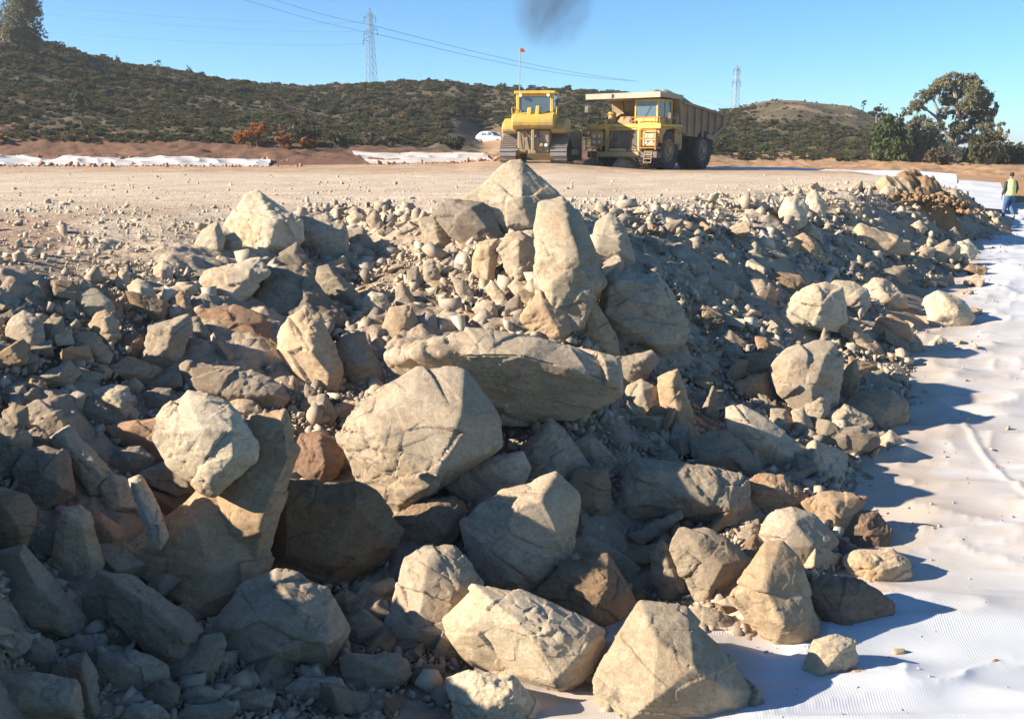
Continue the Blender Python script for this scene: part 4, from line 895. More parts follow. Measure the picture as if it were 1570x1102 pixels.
def weather(me, s, rough, seed, strat=True):
    """chip, layer and roughen a rock surface; works in the rock's own frame"""
    n = len(me.vertices)
    co = np.empty(n * 3, np.float32); me.vertices.foreach_get('co', co); co = co.reshape(-1, 3).astype(float)
    no = np.empty(n * 3, np.float32); me.vertices.foreach_get('normal', no); no = no.reshape(-1, 3).astype(float)
    r = random.Random(seed)
    ax = Vector((r.uniform(-.7, .7), r.uniform(-.7, .7), 1)).normalized()
    off = np.array([r.uniform(-50, 50) for _ in range(3)])
    Q = co / s
    # 3D noise by blending three 2D slices of vectorised value noise
    def n3(P, sc, sd, o=3):
        return (vnoise(P[:, 0] + P[:, 2] * 0.71, P[:, 1] - P[:, 2] * 0.43, sc, sd, o) + vnoise(P[:, 1] + P[:, 0] * 0.37, P[:, 2] + P[:, 0] * 0.59, sc, sd + 7, o)) * 0.5 - 0.5
    P = Q + off
    # broken faces: shave the surface with many flat planes, each just under the skin at some spot
    for _ in range(5):
        nj = np.array([r.gauss(0, 1) for _ in range(3)]); nj /= np.linalg.norm(nj)
        hh_ = co @ nj
        ex = hh_ - (hh_.max() - s * abs(r.gauss(.004, .022)))
        m_ = ex > 0
        co[m_] -= ex[m_][:, None] * nj
    # fracture: the skin splits into patches, each with its own tilt and step, as rock breaks along joints
    rg = np.random.default_rng(seed + 3)
    A_ = np.array(ax)
    def stretch(p): return p + np.outer(p @ A_, A_) * 0.9          # patches lie flatter along the bedding
    for ncell, gsd, hsd, warp in ((int(9 + 5 * rough), .085, .012, .045), (int(50 + 30 * rough), .11, .0045, .03), (int(240 + 60 * rough), .14, .0025, .02)):
        if n < ncell * 6: continue
        C_ = co[rg.integers(0, n, ncell)] / s
        pw = co / s + warp * 2.0 * np.stack([n3(P, 3.5, 331, 3), n3(P + 13, 3.5, 333, 3), n3(P + 29, 3.5, 335, 3)], -1)
        sp, sc_ = stretch(pw), stretch(C_)
        d2 = (sp ** 2).sum(1)[:, None] + (sc_ ** 2).sum(1)[None] - 2 * sp @ sc_.T
        k_ = d2.argmin(1)
        g_ = rg.normal(0, gsd, (ncell, 3)); h_ = rg.normal(0, hsd, ncell)
        pl = h_[k_] + ((co / s - C_[k_]) * g_[k_]).sum(1)
        if ncell > 30: pl = pl * (.12 + 1.0 * sstep(.46, .62, vnoise(P[:, 0] + P[:, 2], P[:, 1] - P[:, 2], 1.4, 221, 3)))
        lim = .032 if ncell < 30 else .009
        co = co + no * (np.clip(pl, -lim, lim * .7) * s)[:, None]
    me.vertices.foreach_set('co', co.astype(np.float32).ravel()); me.update()
    me.vertices.foreach_get('normal', nb := np.empty(n * 3, np.float32)); no = nb.reshape(-1, 3).astype(float)
    P = co / s + off
    zone = sstep(0.44, 0.60, vnoise(P[:, 0] + P[:, 2], P[:, 1] - P[:, 2], 1.4, 221, 3))      # rough breaks here, clean joint faces there
    chip = np.minimum(0, n3(P, 5.0, 231, 4) + 0.03)
    mid = n3(P, 7.0, 241, 4)
    along = co @ np.array(ax) / s
    Q2 = P + np.outer(along, np.array(ax)) * 5.0
    grain = ridged(n3(Q2, 2.2, 251, 4) + .5) - .5
    finer = n3(P, 22.0, 257, 2)
    disp = 0.012 + 0.025 * n3(P, 1.6, 201, 3) + rough * ((0.04 * chip + 0.022 * mid + 0.016 * grain) * (0.12 + .9 * zone) + 0.008 * finer)
    co = co + no * disp[:, None] * s
    me.vertices.foreach_set('co', co.astype(np.float32).ravel())
    me.update()
for k, (o, (label, s, kw, db)) in enumerate(zip(rock_objs, rock_info)):
    ev = o.evaluated_get(dg)
    me = bpy.data.meshes.new_from_object(ev, depsgraph=dg)
    me.name = 'boulder'
    old = o.data; o.modifiers.clear(); o.data = me; bpy.data.meshes.remove(old)
    weather(me, s, kw.get('rough', 1.0), 500 + k)
    me.polygons.foreach_set('use_smooth', np.ones(len(me.polygons), dtype=bool))
    me.materials.clear(); me.materials.append(M_ROCK)
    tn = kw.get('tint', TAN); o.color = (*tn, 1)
    tag(o, label, 'rock', 'boulders of the rubble fill')
print('boulder polys', sum(len(o.data.polygons) for o in rock_objs), flush=True)
# ------------------------------------------------------------------ smaller rocks between the boulders, each its own object
def random_hull(r, n, flat=1.0, longer=1.0):
    # a broken block: cuboid corners knocked about, plus a few stray corners
    pts = []
    for sx in (-1, 1):
        for sy in (-1, 1):
            for sz in (-1, 1):
                pts.append(Vector((sx * .42 * longer + r.uniform(-.2, .2), sy * .40 + r.uniform(-.2, .2), sz * .42 * flat + r.uniform(-.16, .16))))
    for _ in range(max(0, n - 8)):
        v = Vector((r.gauss(0, 1), r.gauss(0, 1), r.gauss(0, 1))).normalized()
        pts.append(Vector((v.x * longer, v.y, v.z * flat)) * 0.5)
    r.shuffle(pts)
    return pts[:max(6, len(pts) - r.randint(0, 3))]
base_rocks = []
rr = random.Random(5)
tmp = []
for k in range(16):
    bm = chamfer(hull_bm(random_hull(rr, rr.randint(8, 11), rr.uniform(.5, .9), rr.uniform(1.0, 1.6))), rr, 1)
    me = bpy.data.meshes.new('rock'); bm.to_mesh(me); bm.free()
    o = link('rock', me); md = o.modifiers.new('r', 'REMESH'); md.mode = 'VOXEL'; md.voxel_size = 0.034
    tmp.append(o)
bpy.context.view_layer.update(); dg = bpy.context.evaluated_depsgraph_get()
for k, o in enumerate(tmp):
    me = bpy.data.meshes.new_from_object(o.evaluated_get(dg), depsgraph=dg); me.name = 'rock'
    weather(me, 0.9, 0.8, 900 + k)
    me.polygons.foreach_set('use_smooth', np.ones(len(me.polygons), dtype=bool))
    me.materials.clear(); me.materials.append(M_ROCK)
    base_rocks.append(me)
for o in tmp:
    m_ = o.data; bpy.data.objects.remove(o); bpy.data.meshes.remove(m_)
def inside(px, py, poly):
    c = False; j = len(poly) - 1
    for i in range(len(poly)):
        xi, yi = poly[i]; xj, yj = poly[j]
        if (yi > py) != (yj > py) and px < (xj - xi) * (py - yi) / (yj - yi) + xi: c = not c
        j = i
    return c
POLYS = [(r[1], (min(p[0] for p in r[1]), max(p[0] for p in r[1]), min(p[1] for p in r[1]), max(p[1] for p in r[1]))) for r in ROCKS]
for r in ROCKS:
    if r[3].get('extra'):
        e = [tuple(float(v) for v in p.split(',')) for p in r[3]['extra'].split()]
        POLYS.append((e, (min(p[0] for p in e), max(p[0] for p in e), min(p[1] for p in e), max(p[1] for p in e))))
def covered(px, py):
    return any(b[0] <= px <= b[1] and b[2] <= py <= b[3] and inside(px, py, p) for p, b in POLYS)
ZONES = {   # zone: (photo region, count, size in photo pixels, label, group)
 'hollow': ((430, 345, 760, 520), 50, (11, 30), 'small angular rock among loose chips in the stony hollow above the great long slab', 'small rocks in the stony hollow'),
 'left': ((-30, 450, 440, 700), 54, (14, 44), 'small broken rock in the shaded jumble below the red earth slope', 'small rocks below the red earth slope'),
 'flank': ((930, 330, 1400, 600), 54, (9, 32), 'small rock stuck in the shaded gravelly flank right of the crowning boulder', 'small rocks on the shaded flank'),
 'toe': ((960, 580, 1385, 950), 76, (18, 52), 'small rock filling gaps between shaded boulders near the foot of the fill', 'small rocks near the foot of the fill'),
 'deep': ((0, 720, 940, 1100), 36, (24, 64), 'small dark rock wedged in a deep gap between the lowest boulders', 'small rocks between the lowest boulders'),
 'brink': ((560, 300, 1460, 352), 14, (8, 20), 'small pale rock lying along the sunlit brink of the platform', 'small rocks on the platform brink'),
 'sheet': ((1400, 380, 1500, 560), 13, (9, 24), 'small pale rock strayed onto the white sheet below the far toe', 'small rocks strayed onto the sheet'),
}
rz = random.Random(21)
CUTS = [',', ' with ', ' below ', ' above ', ' in ', ' on ', ' under ', ' beside ', ' behind ', ' between ', ' leaning ', ' standing ', ' lying ', ' at ', ' right of ', ' left of ', ' next ', ' near ', ' by ', ' catching ', ' sitting ', ' half ', ' jammed ', ' wedged ', ' hiding ', ' resting ', ' against ', ' cut ', ' rising ', ' squeezed ', ' tucked ', ' touching ', ' over ', ' from ', ' running ', ' lit ', ' poking ', ' peeping ', ' capped ', ' where ']
def short(lab):
    k = min([lab.find(c) for c in CUTS if lab.find(c) > 6] + [999]); return lab[:k]
_sh = [short(r_[0]) for r_ in ROCKS]
REFS = [(sum(p[0] for p in r_[1]) / len(r_[1]), sum(p[1] for p in r_[1]) / len(r_[1]), s_, math.sqrt(area(r_[1]))) for r_, s_ in zip(ROCKS, _sh) if _sh.count(s_) == 1 and 2 <= len(s_.split()) <= 6]
USED = set()
def scatter_label(px, py, tint, sc, zn):
    col = {TAN: 'tan', GRY: 'grey', BRN: 'brown', OCH: 'ochre', PALE: 'pale'}[tint]
    a_, b_, c_ = sc
    shp = 'flat' if c_ < 0.72 * max(a_, b_) else ('long' if max(a_, b_) > 1.28 * min(a_, b_) else 'chunky')
    near = sorted(REFS, key=lambda q: math.hypot(q[0] - px, q[1] - py) - q[3] * .4)[:3]
    def rel(q):
        dx, dy = px - q[0], py - q[1]
        return ('left of' if dx < 0 else 'right of') if abs(dx) > abs(dy) else ('just above' if dy < 0 else 'just below')
    q = near[0]; lab = f'small {col} {shp} rock {rel(q)} the {q[2]}'
    if lab in USED: lab = f'small {col} {shp} rock between the {near[0][2]} and the {near[1][2]}'
    if lab in USED or len(lab.split()) > 16: lab = f'small {col} {shp} rock {rel(near[1])} the {near[1][2]}'
    if lab in USED or len(lab.split()) > 16: lab = f'small {col} {shp} rock {rel(near[2])} the {near[2][2]}'
    if lab in USED or len(lab.split()) > 16: lab = f'small {col} {shp} rock touching the {near[0][2]}'
    if lab in USED: lab = f'small {col} {shp} rock close to the {near[1][2]}'
    USED.add(lab); return lab
count = 0
for zn, ((x0, y0, x1, y1), cnt, (s0, s1), lab, grp) in ZONES.items():
    made = 0; tries = 0
    while made < cnt and tries < 4000 and count < 298:
        tries += 1
        px, py = rz.uniform(x0, x1), rz.uniform(y0, y1)
        if zn == 'brink':
            py = np.interp(px, [560, 700, 900, 1200, 1460], [318, 318, 320, 296, 286]) + abs(rz.gauss(0, 1)) * np.interp(px, [560, 1000, 1460], [16, 24, 14])
        if covered(px, py): continue
        d = hit(px, py); a, b = ray(px, py)
        if zn in ('flank', 'toe', 'brink') and terrain_rel(a, d) < floor_rel(d) - 0.02: continue
        sz = (s0 * (s1 / s0) ** (rz.random() ** 1.5)) * d / F
        o = link('rock', rz.choice(base_rocks), None, (a * d, d + sz * 0.15, terrain_z(a * d, d) + sz * rz.uniform(.05, .28)))
        if zn == 'sheet': o.location.z = float(floor_rel(d)) + CZ + sz * 0.2
        o.rotation_euler = (rz.uniform(-.6, .6), rz.uniform(-.6, .6), rz.uniform(0, 6.28))
        f = 1.15
        o.scale = (sz * f * rz.uniform(.8, 1.3), sz * f * rz.uniform(.8, 1.1), sz * f * rz.uniform(.75, 1.15))
        t = rz.choice([TAN, TAN, GRY, BRN, OCH, PALE] if zn not in ('deep', 'toe') else [GRY, GRY, TAN, BRN])
        o.color = (*t, 1)
        tag(o, scatter_label(px, py, t, o.scale, zn), 'rock', grp)
        made += 1; count += 1
print('scattered', count)

# ------------------------------------------------------------------ loose rubble and gravel, uncountable
def stone_bank(k, n, seed):
    r = random.Random(seed); out = []
    for _ in range(k):
        bm = hull_bm(random_hull(r, n, r.uniform(.4, .9), r.uniform(1, 1.7)))
        bmesh.ops.triangulate(bm, faces=bm.faces[:])
        bm.verts.index_update()
        V = np.array([v.co[:] for v in bm.verts]); Fc = np.array([[v.index for v in f.verts] for f in bm.faces])
        out.append((V, Fc)); bm.free()
    return out
BANK = stone_bank(30, 9, 3); PEB = stone_bank(12, 8, 4)
def heap_mesh(name, P, S, bank, seed, mat, sink=0.15):
    r = np.random.default_rng(seed)
    n = len(P); kind = r.integers(0, len(bank), n)
    q = r.normal(size=(n, 4)); q /= np.linalg.norm(q, axis=1)[:, None]
    w, x, y, z = q.T
    Rm = np.stack([np.stack([1 - 2 * (y * y + z * z), 2 * (x * y - z * w), 2 * (x * z + y * w)], -1),
                   np.stack([2 * (x * y + z * w), 1 - 2 * (x * x + z * z), 2 * (y * z - x * w)], -1),
                   np.stack([2 * (x * z - y * w), 2 * (y * z + x * w), 1 - 2 * (x * x + y * y)], -1)], 1)
    Vs, Fs = [], []; base = 0
    for k, (V, Fc) in enumerate(bank):
        I = np.where(kind == k)[0]
        if not len(I): continue
        W = np.einsum('nij,vj->nvi', Rm[I], V) * S[I][:, None, None] + P[I][:, None, :]
        W[..., 2] += (S[I] * sink)[:, None]
        Vs.append(W.reshape(-1, 3))
        Fs.append((Fc[None] + (np.arange(len(I)) * len(V))[:, None, None] + base).reshape(-1, 3)); base += len(I) * len(V)
    me = np_mesh(name, np.concatenate(Vs), np.concatenate(Fs), mat, False)
    return link(name, me)
r = np.random.default_rng(77)
def ground_pts(t, d): return np.stack([t * d, d, terrain_rel(t, d) + CZ], -1)
def slope_filter(t, d):
    s = slope_amount(t, d); rel = terrain_rel(t, d)
    return s, rel
# rubble over the slope
n = 130000
t = r.uniform(-0.66, 0.5, n); d = np.exp(r.uniform(np.log(5.6), np.log(36), n))
s, rel = slope_filter(t, d)
clump = vnoise(t * d, d, 0.9, 301, 3)
keep = (s > 0.07) & (rel > floor_rel(d) - 0.03) & (rel < -1.0) & (r.random(n) < (0.14 + .55 * sstep(.38, .66, clump)) * np.interp(rel, [-3.9, -3.0, -2.2, -1.2], [.9, .75, .85, .7]) * np.where((t < -.22) & (rel > -1.7), .35, 1))
t, d = t[keep], d[keep]
S = 0.030 * np.exp(r.normal(0.2, 0.62, len(t))); S = np.clip(S, 0.015, 0.15); S = np.where((r.random(len(t)) < .03) & (t < .1) & (terrain_rel(t, d) < -1.5), r.uniform(.10, .24, len(t)), S); S = S * np.clip(d / 12, .75, 1.7)
o = heap_mesh('rubble', ground_pts(t, d) + np.stack([0 * d, 0 * d, S * .1], -1), S, BANK, 5, M_RUBBLE)
tag(o, 'loose rubble and stone chips covering the slope between the boulders', 'rubble', None, 'stuff'); print('rubble', len(t))
# finer chips packed into the gaps
n = 90000
t = r.uniform(-0.66, 0.42, n); d = np.exp(r.uniform(np.log(5.8), np.log(16), n))
s, rel = slope_filter(t, d)
keep = (rel > floor_rel(d) + .06) & (rel < -1.5) & (r.random(n) < .42 * (.4 + sstep(.35, .6, vnoise(t * d, d, 2.1, 307, 3))))
t, d = t[keep], d[keep]
S = np.clip(0.020 * np.exp(r.normal(0.15, 0.55, len(t))), .010, .09)
o = heap_mesh('stone_chips', ground_pts(t, d), S, PEB, 15, M_RUBBLE, .05)
tag(o, 'fine stone chips filling the gaps between the lower boulders', 'stone chips', None, 'stuff')
# gravel strewn over the platform, thick along its brink
n = 60000
t = r.uniform(-0.6, 0.55, n); d = np.exp(r.uniform(np.log(9.5), np.log(50), n))
s, rel = slope_filter(t, d)
brink_d = np.interp(t, (COL_U - 785) / F, [16] * 5 + [16, 17, 19.5, 17.5, 17.2, 17, 19, 22.5, 27.3, 30.6, 35, 35, 37, 37, 37])
gap = d - brink_d
prob = 0.03 + np.where(t < -.2, .22, 0.42) * np.exp(-np.clip(gap, 0, 99) / np.where(t > 0.05, 3.5, 2.2)) + 0.16 * (t < -.1) * np.exp(-np.clip(gap, 0, 99) / 8)
keep = (rel > -1.75) & (rel > floor_rel(d) + .6) & (s < 0.20) & (r.random(n) < prob)
t, d, gap = t[keep], d[keep], gap[keep]
S = 0.017 * np.exp(r.normal(0.15, 0.6, len(t))) * np.clip(d / 14, .7, 1.9) * (1 + 0.5 * np.exp(-np.clip(gap, 0, 99) / 2.0) * (t > 0.0))
S = np.clip(S, 0.012, 0.18)
S = np.where(gap > 2.5, S * .75, S)
o = heap_mesh('gravel', ground_pts(t, d), S, PEB, 6, M_GRAVEL, 0.05)
tag(o, 'gravel and stone chips strewn over the level platform', 'gravel', None, 'stuff'); print('gravel', len(t))
# grit on the sheet
n = 1500
d = np.exp(r.uniform(np.log(6), np.log(34), n)); off = r.exponential(1.3, n)
tt = (np.interp(d, [5, 7.3, 8.4, 9.9, 13, 18.4, 24, 30, 36, 46], [980, 1080, 1290, 1370, 1385, 1425, 1470, 1490, 1520, 1560]) - 785) / F
x = tt * d + off - 0.3
S = 0.014 * np.exp(r.normal(0, 0.6, n)) * np.clip(d / 11, .7, 2); S = np.clip(S, 0.008, 0.11)
keep = r.random(n) < np.exp(-off / 2.2) * .5 + .12
P3 = np.stack([x, d, floor_rel(d) + CZ + 0.02], -1)[keep]
sheet_bvh = BVHTree.FromPolygons([tuple(v.co) for v in floor_sheet.data.vertices], [tuple(p.vertices) for p in floor_sheet.data.polygons])
for q in P3:
    h = sheet_bvh.ray_cast(Vector((q[0], q[1], 3)), Vector((0, 0, -1)))
    if h[0] is not None: q[2] = h[0].z
o = heap_mesh('grit', P3, S[keep], PEB, 8, M_RUBBLE, 0.2)
tag(o, 'specks of grit and crumbs of stone lying on the white sheet', 'grit', None, 'stuff')

# clods of earth along the edges of the far sheets
rq = np.random.default_rng(41); n = 900
uu_ = np.where(rq.random(n) < .62, rq.uniform(-80, 470, n), rq.uniform(560, 770, n)); tt_ = (uu_ - 785) / F
dd_ = np.where(uu_ < 500, np.where(rq.random(n) < .6, 60.0, 65.2), np.where(rq.random(n) < .6, 61.8, 71)) + rq.normal(0, .45, n)
S = np.clip(.10 * np.exp(rq.normal(0, .5, n)), .04, .35)
o = heap_mesh('earth_clods', ground_pts(tt_, dd_), S, BANK, 43, simple('red earth clods', (.34, .20, .125), 1, dirt=(.42, .30, .2), dirt_amt=.5, spec=.1)); tag(o, 'clods of reddish earth along the edges of the far white sheets', 'clods', None, 'stuff')
# ------------------------------------------------------------------ the haul truck (front towards -y in its own frame)
def add_to(parent_name, *a): pass
tx, ty = at(1004, 259, 60).x, 60.0
TS = 0.835
truck = empty('dump_truck', (tx, ty, terrain_z(tx, ty) + 0.02), math.radians(-37)); truck.scale = (TS, TS, TS)
tag(truck, 'big yellow mining dump truck with a heaped brown body and a canopy over its cab', 'dump truck')
def P_(mb, name, mat, bevel=0.0, parent=None, smooth=False): return mb.build(name, mat, parent or truck, bevel, smooth)
R_F = 1.3
def tyre_profile(w, r):
    h = w / 2
    return [(-h * .55, r * .52), (-h * .9, r * .60), (-h, r * .78), (-h * .93, r * .94), (-h * .72, r), (0, r * 1.01), (h * .72, r), (h * .93, r * .94), (h, r * .78), (h * .9, r * .60), (h * .55, r * .52)]
def truck_wheel(x, y, w, side):
    m = MB(); m.lathe_x(tyre_profile(w, R_F), x, y, R_F, 40)
    for i in range(28):      # tread lugs
        a = 2 * math.pi * i / 28
        M = Matrix.Translation((x, y, R_F)) @ Matrix.Rotation(a, 4, 'X')
        for sx in (-1, 1):
            m.box(sx * w * .08, sx * w * .46, -.07, .07, R_F * .985, R_F * 1.03, M)
    wh = P_(m, 'wheel', M_BLACK, smooth=False)
    m = MB(); o = side * w * .30
    m.lathe_x([(o, .05), (o, R_F * .30), (o - side * .12, R_F * .34), (o - side * .14, R_F * .46), (o + side * .06, R_F * .52), (o + side * .06, R_F * .58), (o - side * .1, R_F * .58)], x, y, R_F, 28)
    m.cyl((x + o - side * .1, y, R_F), (x + o + side * .16, y, R_F), R_F * .2, n=16)
    for i in range(12):
        a = 2 * math.pi * i / 12
        m.cyl((x + o - .03, y + .5 * R_F * .8 * math.cos(a), R_F + .5 * R_F * .8 * math.sin(a)), (x + o + side * .06, y + .5 * R_F * .8 * math.cos(a), R_F + .5 * R_F * .8 * math.sin(a)), .035, n=6)
    m.build('rim', M_YELDIRTY, wh)
    return wh
for sx in (-1, 1):
    truck_wheel(sx * 2.15, -2.55, .80, sx)
    truck_wheel(sx * 2.45, 2.0, .78, sx); truck_wheel(sx * 1.55, 2.0, .78, sx)
m = MB(); m.box(-.75, -.40, -4.2, 3.6, .95, 1.65).box(.40, .75, -4.2, 3.6, .95, 1.65).box(-.4, .4, -3.9, -3.2, .9, 1.5).box(-.4, .4, 1.2, 2.8, .8, 1.6)
m.cyl((-1.2, 2.0, 1.2), (1.2, 2.0, 1.2), .5, n=16).cyl((-1.8, -2.55, 1.2), (1.8, -2.55, 1.2), .32, n=12)
P_(m, 'frame', M_DARK, .03)
m = MB(); m.box(-2.75, 2.75, -4.75, -4.15, .80, 1.22); m.box(-1.5, 1.5, -4.80, -4.74, .92, 1.12)
P_(m, 'bumper', M_DARK, .05)
m = MB(); m.box(-1.9, 1.4, -4.86, -4.76, .86, 1.2).box(-.9, .4, -4.87, -4.80, 1.22, 1.42)
P_(m, 'bumper_plate', M_YEL, .02)
# nose: two yellow side columns and header round the radiator
m = MB(); m.box(-1.42, -1.12, -4.62, -2.6, 1.22, 2.78).box(1.12, 1.42, -4.62, -2.6, 1.22, 2.78).box(-1.12, 1.12, -4.62, -4.2, 2.62, 2.86).box(-1.12, 1.12, -4.62, -4.3, 1.22, 1.36)
P_(m, 'nose_surround', M_YEL, .04)
m = MB(); m.box(-1.12, 1.12, -4.50, -4.3, 1.36, 2.62)
gr = P_(m, 'radiator_grille', M_DARK)
m = MB()
for i in range(17): m.box(-1.1, 1.1, -4.545, -4.50, 1.42 + i * .07, 1.455 + i * .07)
for x in (-.4, .38): m.box(x - .02, x + .02, -4.56, -4.545, 1.37, 2.6)
m.build('louvre', simple('grey grille bars', (.13, .12, .09), .6, dirt=(.33, .25, .15), dirt_amt=.5), gr)
m = MB(); m.box(.1, .38, -4.72, -4.56, 1.5, 2.05).cyl((.3, -4.66, 2.0), (.3, -4.66, 2.28), .06, n=10)
P_(m, 'tow_hose_box', M_DARK, .02)
# deck across the front and fenders over the wheels
m = MB(); m.box(-2.85, 2.85, -4.5, -1.45, 2.84, 3.0); m.box(-2.9, 2.9, -4.62, -4.5, 2.70, 3.04)
P_(m, 'front_deck', M_YEL, .03)
m = MB()
for sx in (-1, 1):
    a, b = sorted((sx * 1.75, sx * 2.75))
    m.prism([(-4.5, 2.84), (-4.5, 2.3), (-4.05, 1.75), (-3.98, 2.2), (-3.55, 2.62), (-2.5, 2.76), (-1.7, 2.62), (-1.45, 2.3), (-1.38, 2.84)], a, b)
P_(m, 'fender', M_YELDIRTY, .03)
# lamp clusters in pods either side of the grille
for sx in (-1, 1):
    m = MB(); a, b = sorted((sx * 1.55, sx * 2.55)); m.box(a, b, -4.66, -4.3, 1.55, 2.55)
    pod = P_(m, 'lamp_pod', M_YEL, .05)
    for (lx, lz) in ((1.8, 2.25), (2.25, 2.25), (1.8, 1.85), (2.25, 1.85)):
        q = MB(); q.cyl((sx * lx, -4.70, lz), (sx * lx, -4.64, lz), .13, n=14); q.build('headlight', M_LAMP, pod)
    q = MB()
    x0, x1 = sx * 1.5, sx * 2.72
    for z in (1.45, 2.05, 2.62): q.path([(x0, -4.95, z), (x1, -4.95, z), (x1, -4.3, z)], .04)
    for x in (x0, x1): q.cyl((x, -4.95, 1.3), (x, -4.95, 2.66), .045, n=6)
    P_(q, 'lamp_guard', M_ORANGE)
# ladders
for sx in (-1, 1):
    m = MB(); x = sx * 2.1
    for dx in (-.28, .28): m.cyl((x + dx, -4.92, .45), (x + dx, -4.72, 1.3), .03, n=6)
    for k in range(4): m.cyl((x - .28, -4.92 + k * .05, .5 + k * .24), (x + .28, -4.92 + k * .05, .5 + k * .24), .03, n=6)
    P_(m, 'ladder', M_YELDIRTY)
m = MB()      # deck handrails on the far corner
for x in (-2.75, -2.0, -1.3): m.cyl((x, -4.45, 3.0), (x, -4.45, 3.75), .035, n=6)
for z in (3.4, 3.75): m.path([(-2.75, -2.4, z), (-2.75, -4.45, z), (-1.3, -4.45, z)], .03)
m.cyl((-2.75, -2.4, 3.0), (-2.75, -2.4, 3.75), .035, n=6)
P_(m, 'deck_rail', M_DARK)
m = MB(); m.cyl((-2.55, -4.4, 3.75), (-2.95, -4.5, 4.25), .03, n=6).box(-3.15, -2.85, -4.54, -4.48, 3.85, 4.3)
P_(m, 'mirror', M_DARK, .01)
m = MB(); m.cyl((2.55, -3.4, 3.2), (2.95, -3.6, 3.6), .03, n=6).box(2.85, 3.1, -3.62, -3.56, 3.35, 3.75)
P_(m, 'mirror', M_DARK, .01)
m = MB(); m.cyl((-1.7, -3.3, 3.0), (-1.7, -3.3, 3.75), .32, .30, n=18).cyl((-1.7, -3.3, 3.75), (-1.7, -3.3, 3.9), .36, .2, n=18).cyl((-.9, -3.0, 3.0), (-.9, -3.0, 3.55), .26, n=16)
P_(m, 'air_cleaner', M_YELDIRTY, .0, smooth=False)
m = MB(); m.prism([(-3.4, 3.0), (-3.1, 3.55), (-2.5, 3.8), (-2.1, 3.0)], -1.5, -.25); m.cyl((-.2, -3.6, 3.0), (.3, -3.2, 3.4), .08, n=8)
P_(m, 'engine_hood', M_BODY, .05)
# cab on the driver's side
CX0, CX1, CY0, CY1 = .55, 2.35, -4.05, -2.0
m = MB()
m.box(CX0, CX1, CY0, CY1, 3.0, 3.42)
m.box(CX0, CX1, CY0, CY1, 4.50, 4.66)
for (x, y) in ((CX0, CY0), (CX1 - .14, CY0), (CX0, CY1 - .16), (CX1 - .14, CY1 - .16), (CX1 - .12, -3.05)): m.box(x, x + .14, y, y + .14, 3.42, 4.5)
m.box(CX0, CX1, CY1 - .1, CY1, 3.42, 4.5)
cab = P_(m, 'cab', M_YEL, .03)
m = MB(); m.box(CX0 + .15, CX1 - .15, CY0 + .05, CY0 + .08, 3.42, 4.5); m.build('windscreen', M_GLASS, cab)
m = MB(); m.box(CX1 - .07, CX1 - .04, CY0 + .15, -3.06, 3.42, 4.5).box(CX1 - .07, CX1 - .04, -2.92, CY1 - .17, 3.42, 4.5).box(CX0 + .04, CX0 + .07, CY0 + .15, CY1 - .17, 3.42, 4.5); m.build('side_window', M_GLASS, cab)
m = MB(); m.box(CX1 - .02, CX1 + .03, -3.0, -2.15, 3.02, 3.40); dr = m.build('door', M_YELDIRTY, cab, .01)
m = MB(); m.cyl((CX1 + .06, -2.9, 3.2), (CX1 + .06, -2.65, 3.2), .025, n=6); m.build('handle', M_DARK, dr)
m = MB(); m.box(1.15, 1.75, -2.7, -2.55, 3.3, 4.15).box(1.15, 1.75, -3.1, -2.5, 3.25, 3.45); m.build('driver_seat', M_DARK, cab, .04)
m = MB(); m.path([(1.3, CY0 - .03, 3.5), (1.75, CY0 - .03, 4.2)], .02); m.build('wiper', M_DARK, cab)
# side panel and steps under the cab
m = MB(); m.box(2.45, 2.62, -2.0, -1.1, 1.7, 3.0).box(2.0, 2.6, -1.35, -.9, 1.3, 2.5)
P_(m, 'fuel_tank', M_YELDIRTY, .08)
m = MB(); m.cyl((-2.0, -.7, 1.7), (-2.0, .5, 1.7), .42, n=18); P_(m, 'hydraulic_tank', M_YELDIRTY)
for x in (-1.0, -.7, .75):
    m = MB(); m.path([(x, -4.72, 1.5), (x + .06, -4.74, 1.2), (x + .02, -4.6, .85), (x, -4.2, .95)], .035, 6); P_(m, 'hose', M_BLACK)
m = MB(); m.cyl((1.0, -4.56, 3.04), (1.0, -4.56, 3.24), .11, n=12); P_(m, 'horn', M_DARK)
m = MB()
for x in (.6, 1.5, 2.4): m.cyl((x, -4.52, 3.0), (x, -4.52, 3.45), .03, n=6)
m.path([(.6, -4.52, 3.45), (2.75, -4.52, 3.45), (2.75, -3.2, 3.45), (2.75, -2.0, 3.45)], .03); m.cyl((2.75, -3.2, 3.0), (2.75, -3.2, 3.45), .03, n=6); m.cyl((2.75, -4.52, 3.0), (2.75, -4.52, 3.45), .03, n=6)
P_(m, 'deck_rail', M_ORANGE)
m = MB(); m.path([(-2.3, -4.86, 1.3), (-.95, -4.9, 2.1), (-.95, -4.8, 2.9)], .035, 6); m.path([(-2.0, -4.86, 1.3), (-.7, -4.9, 2.1), (-.7, -4.8, 2.9)], .035, 6)
for k in range(5): m.box(-2.2 + k * .27, -1.9 + k * .27, -5.0, -4.8, 1.36 + k * .18, 1.39 + k * .18)
P_(m, 'front_stair', M_YELDIRTY)
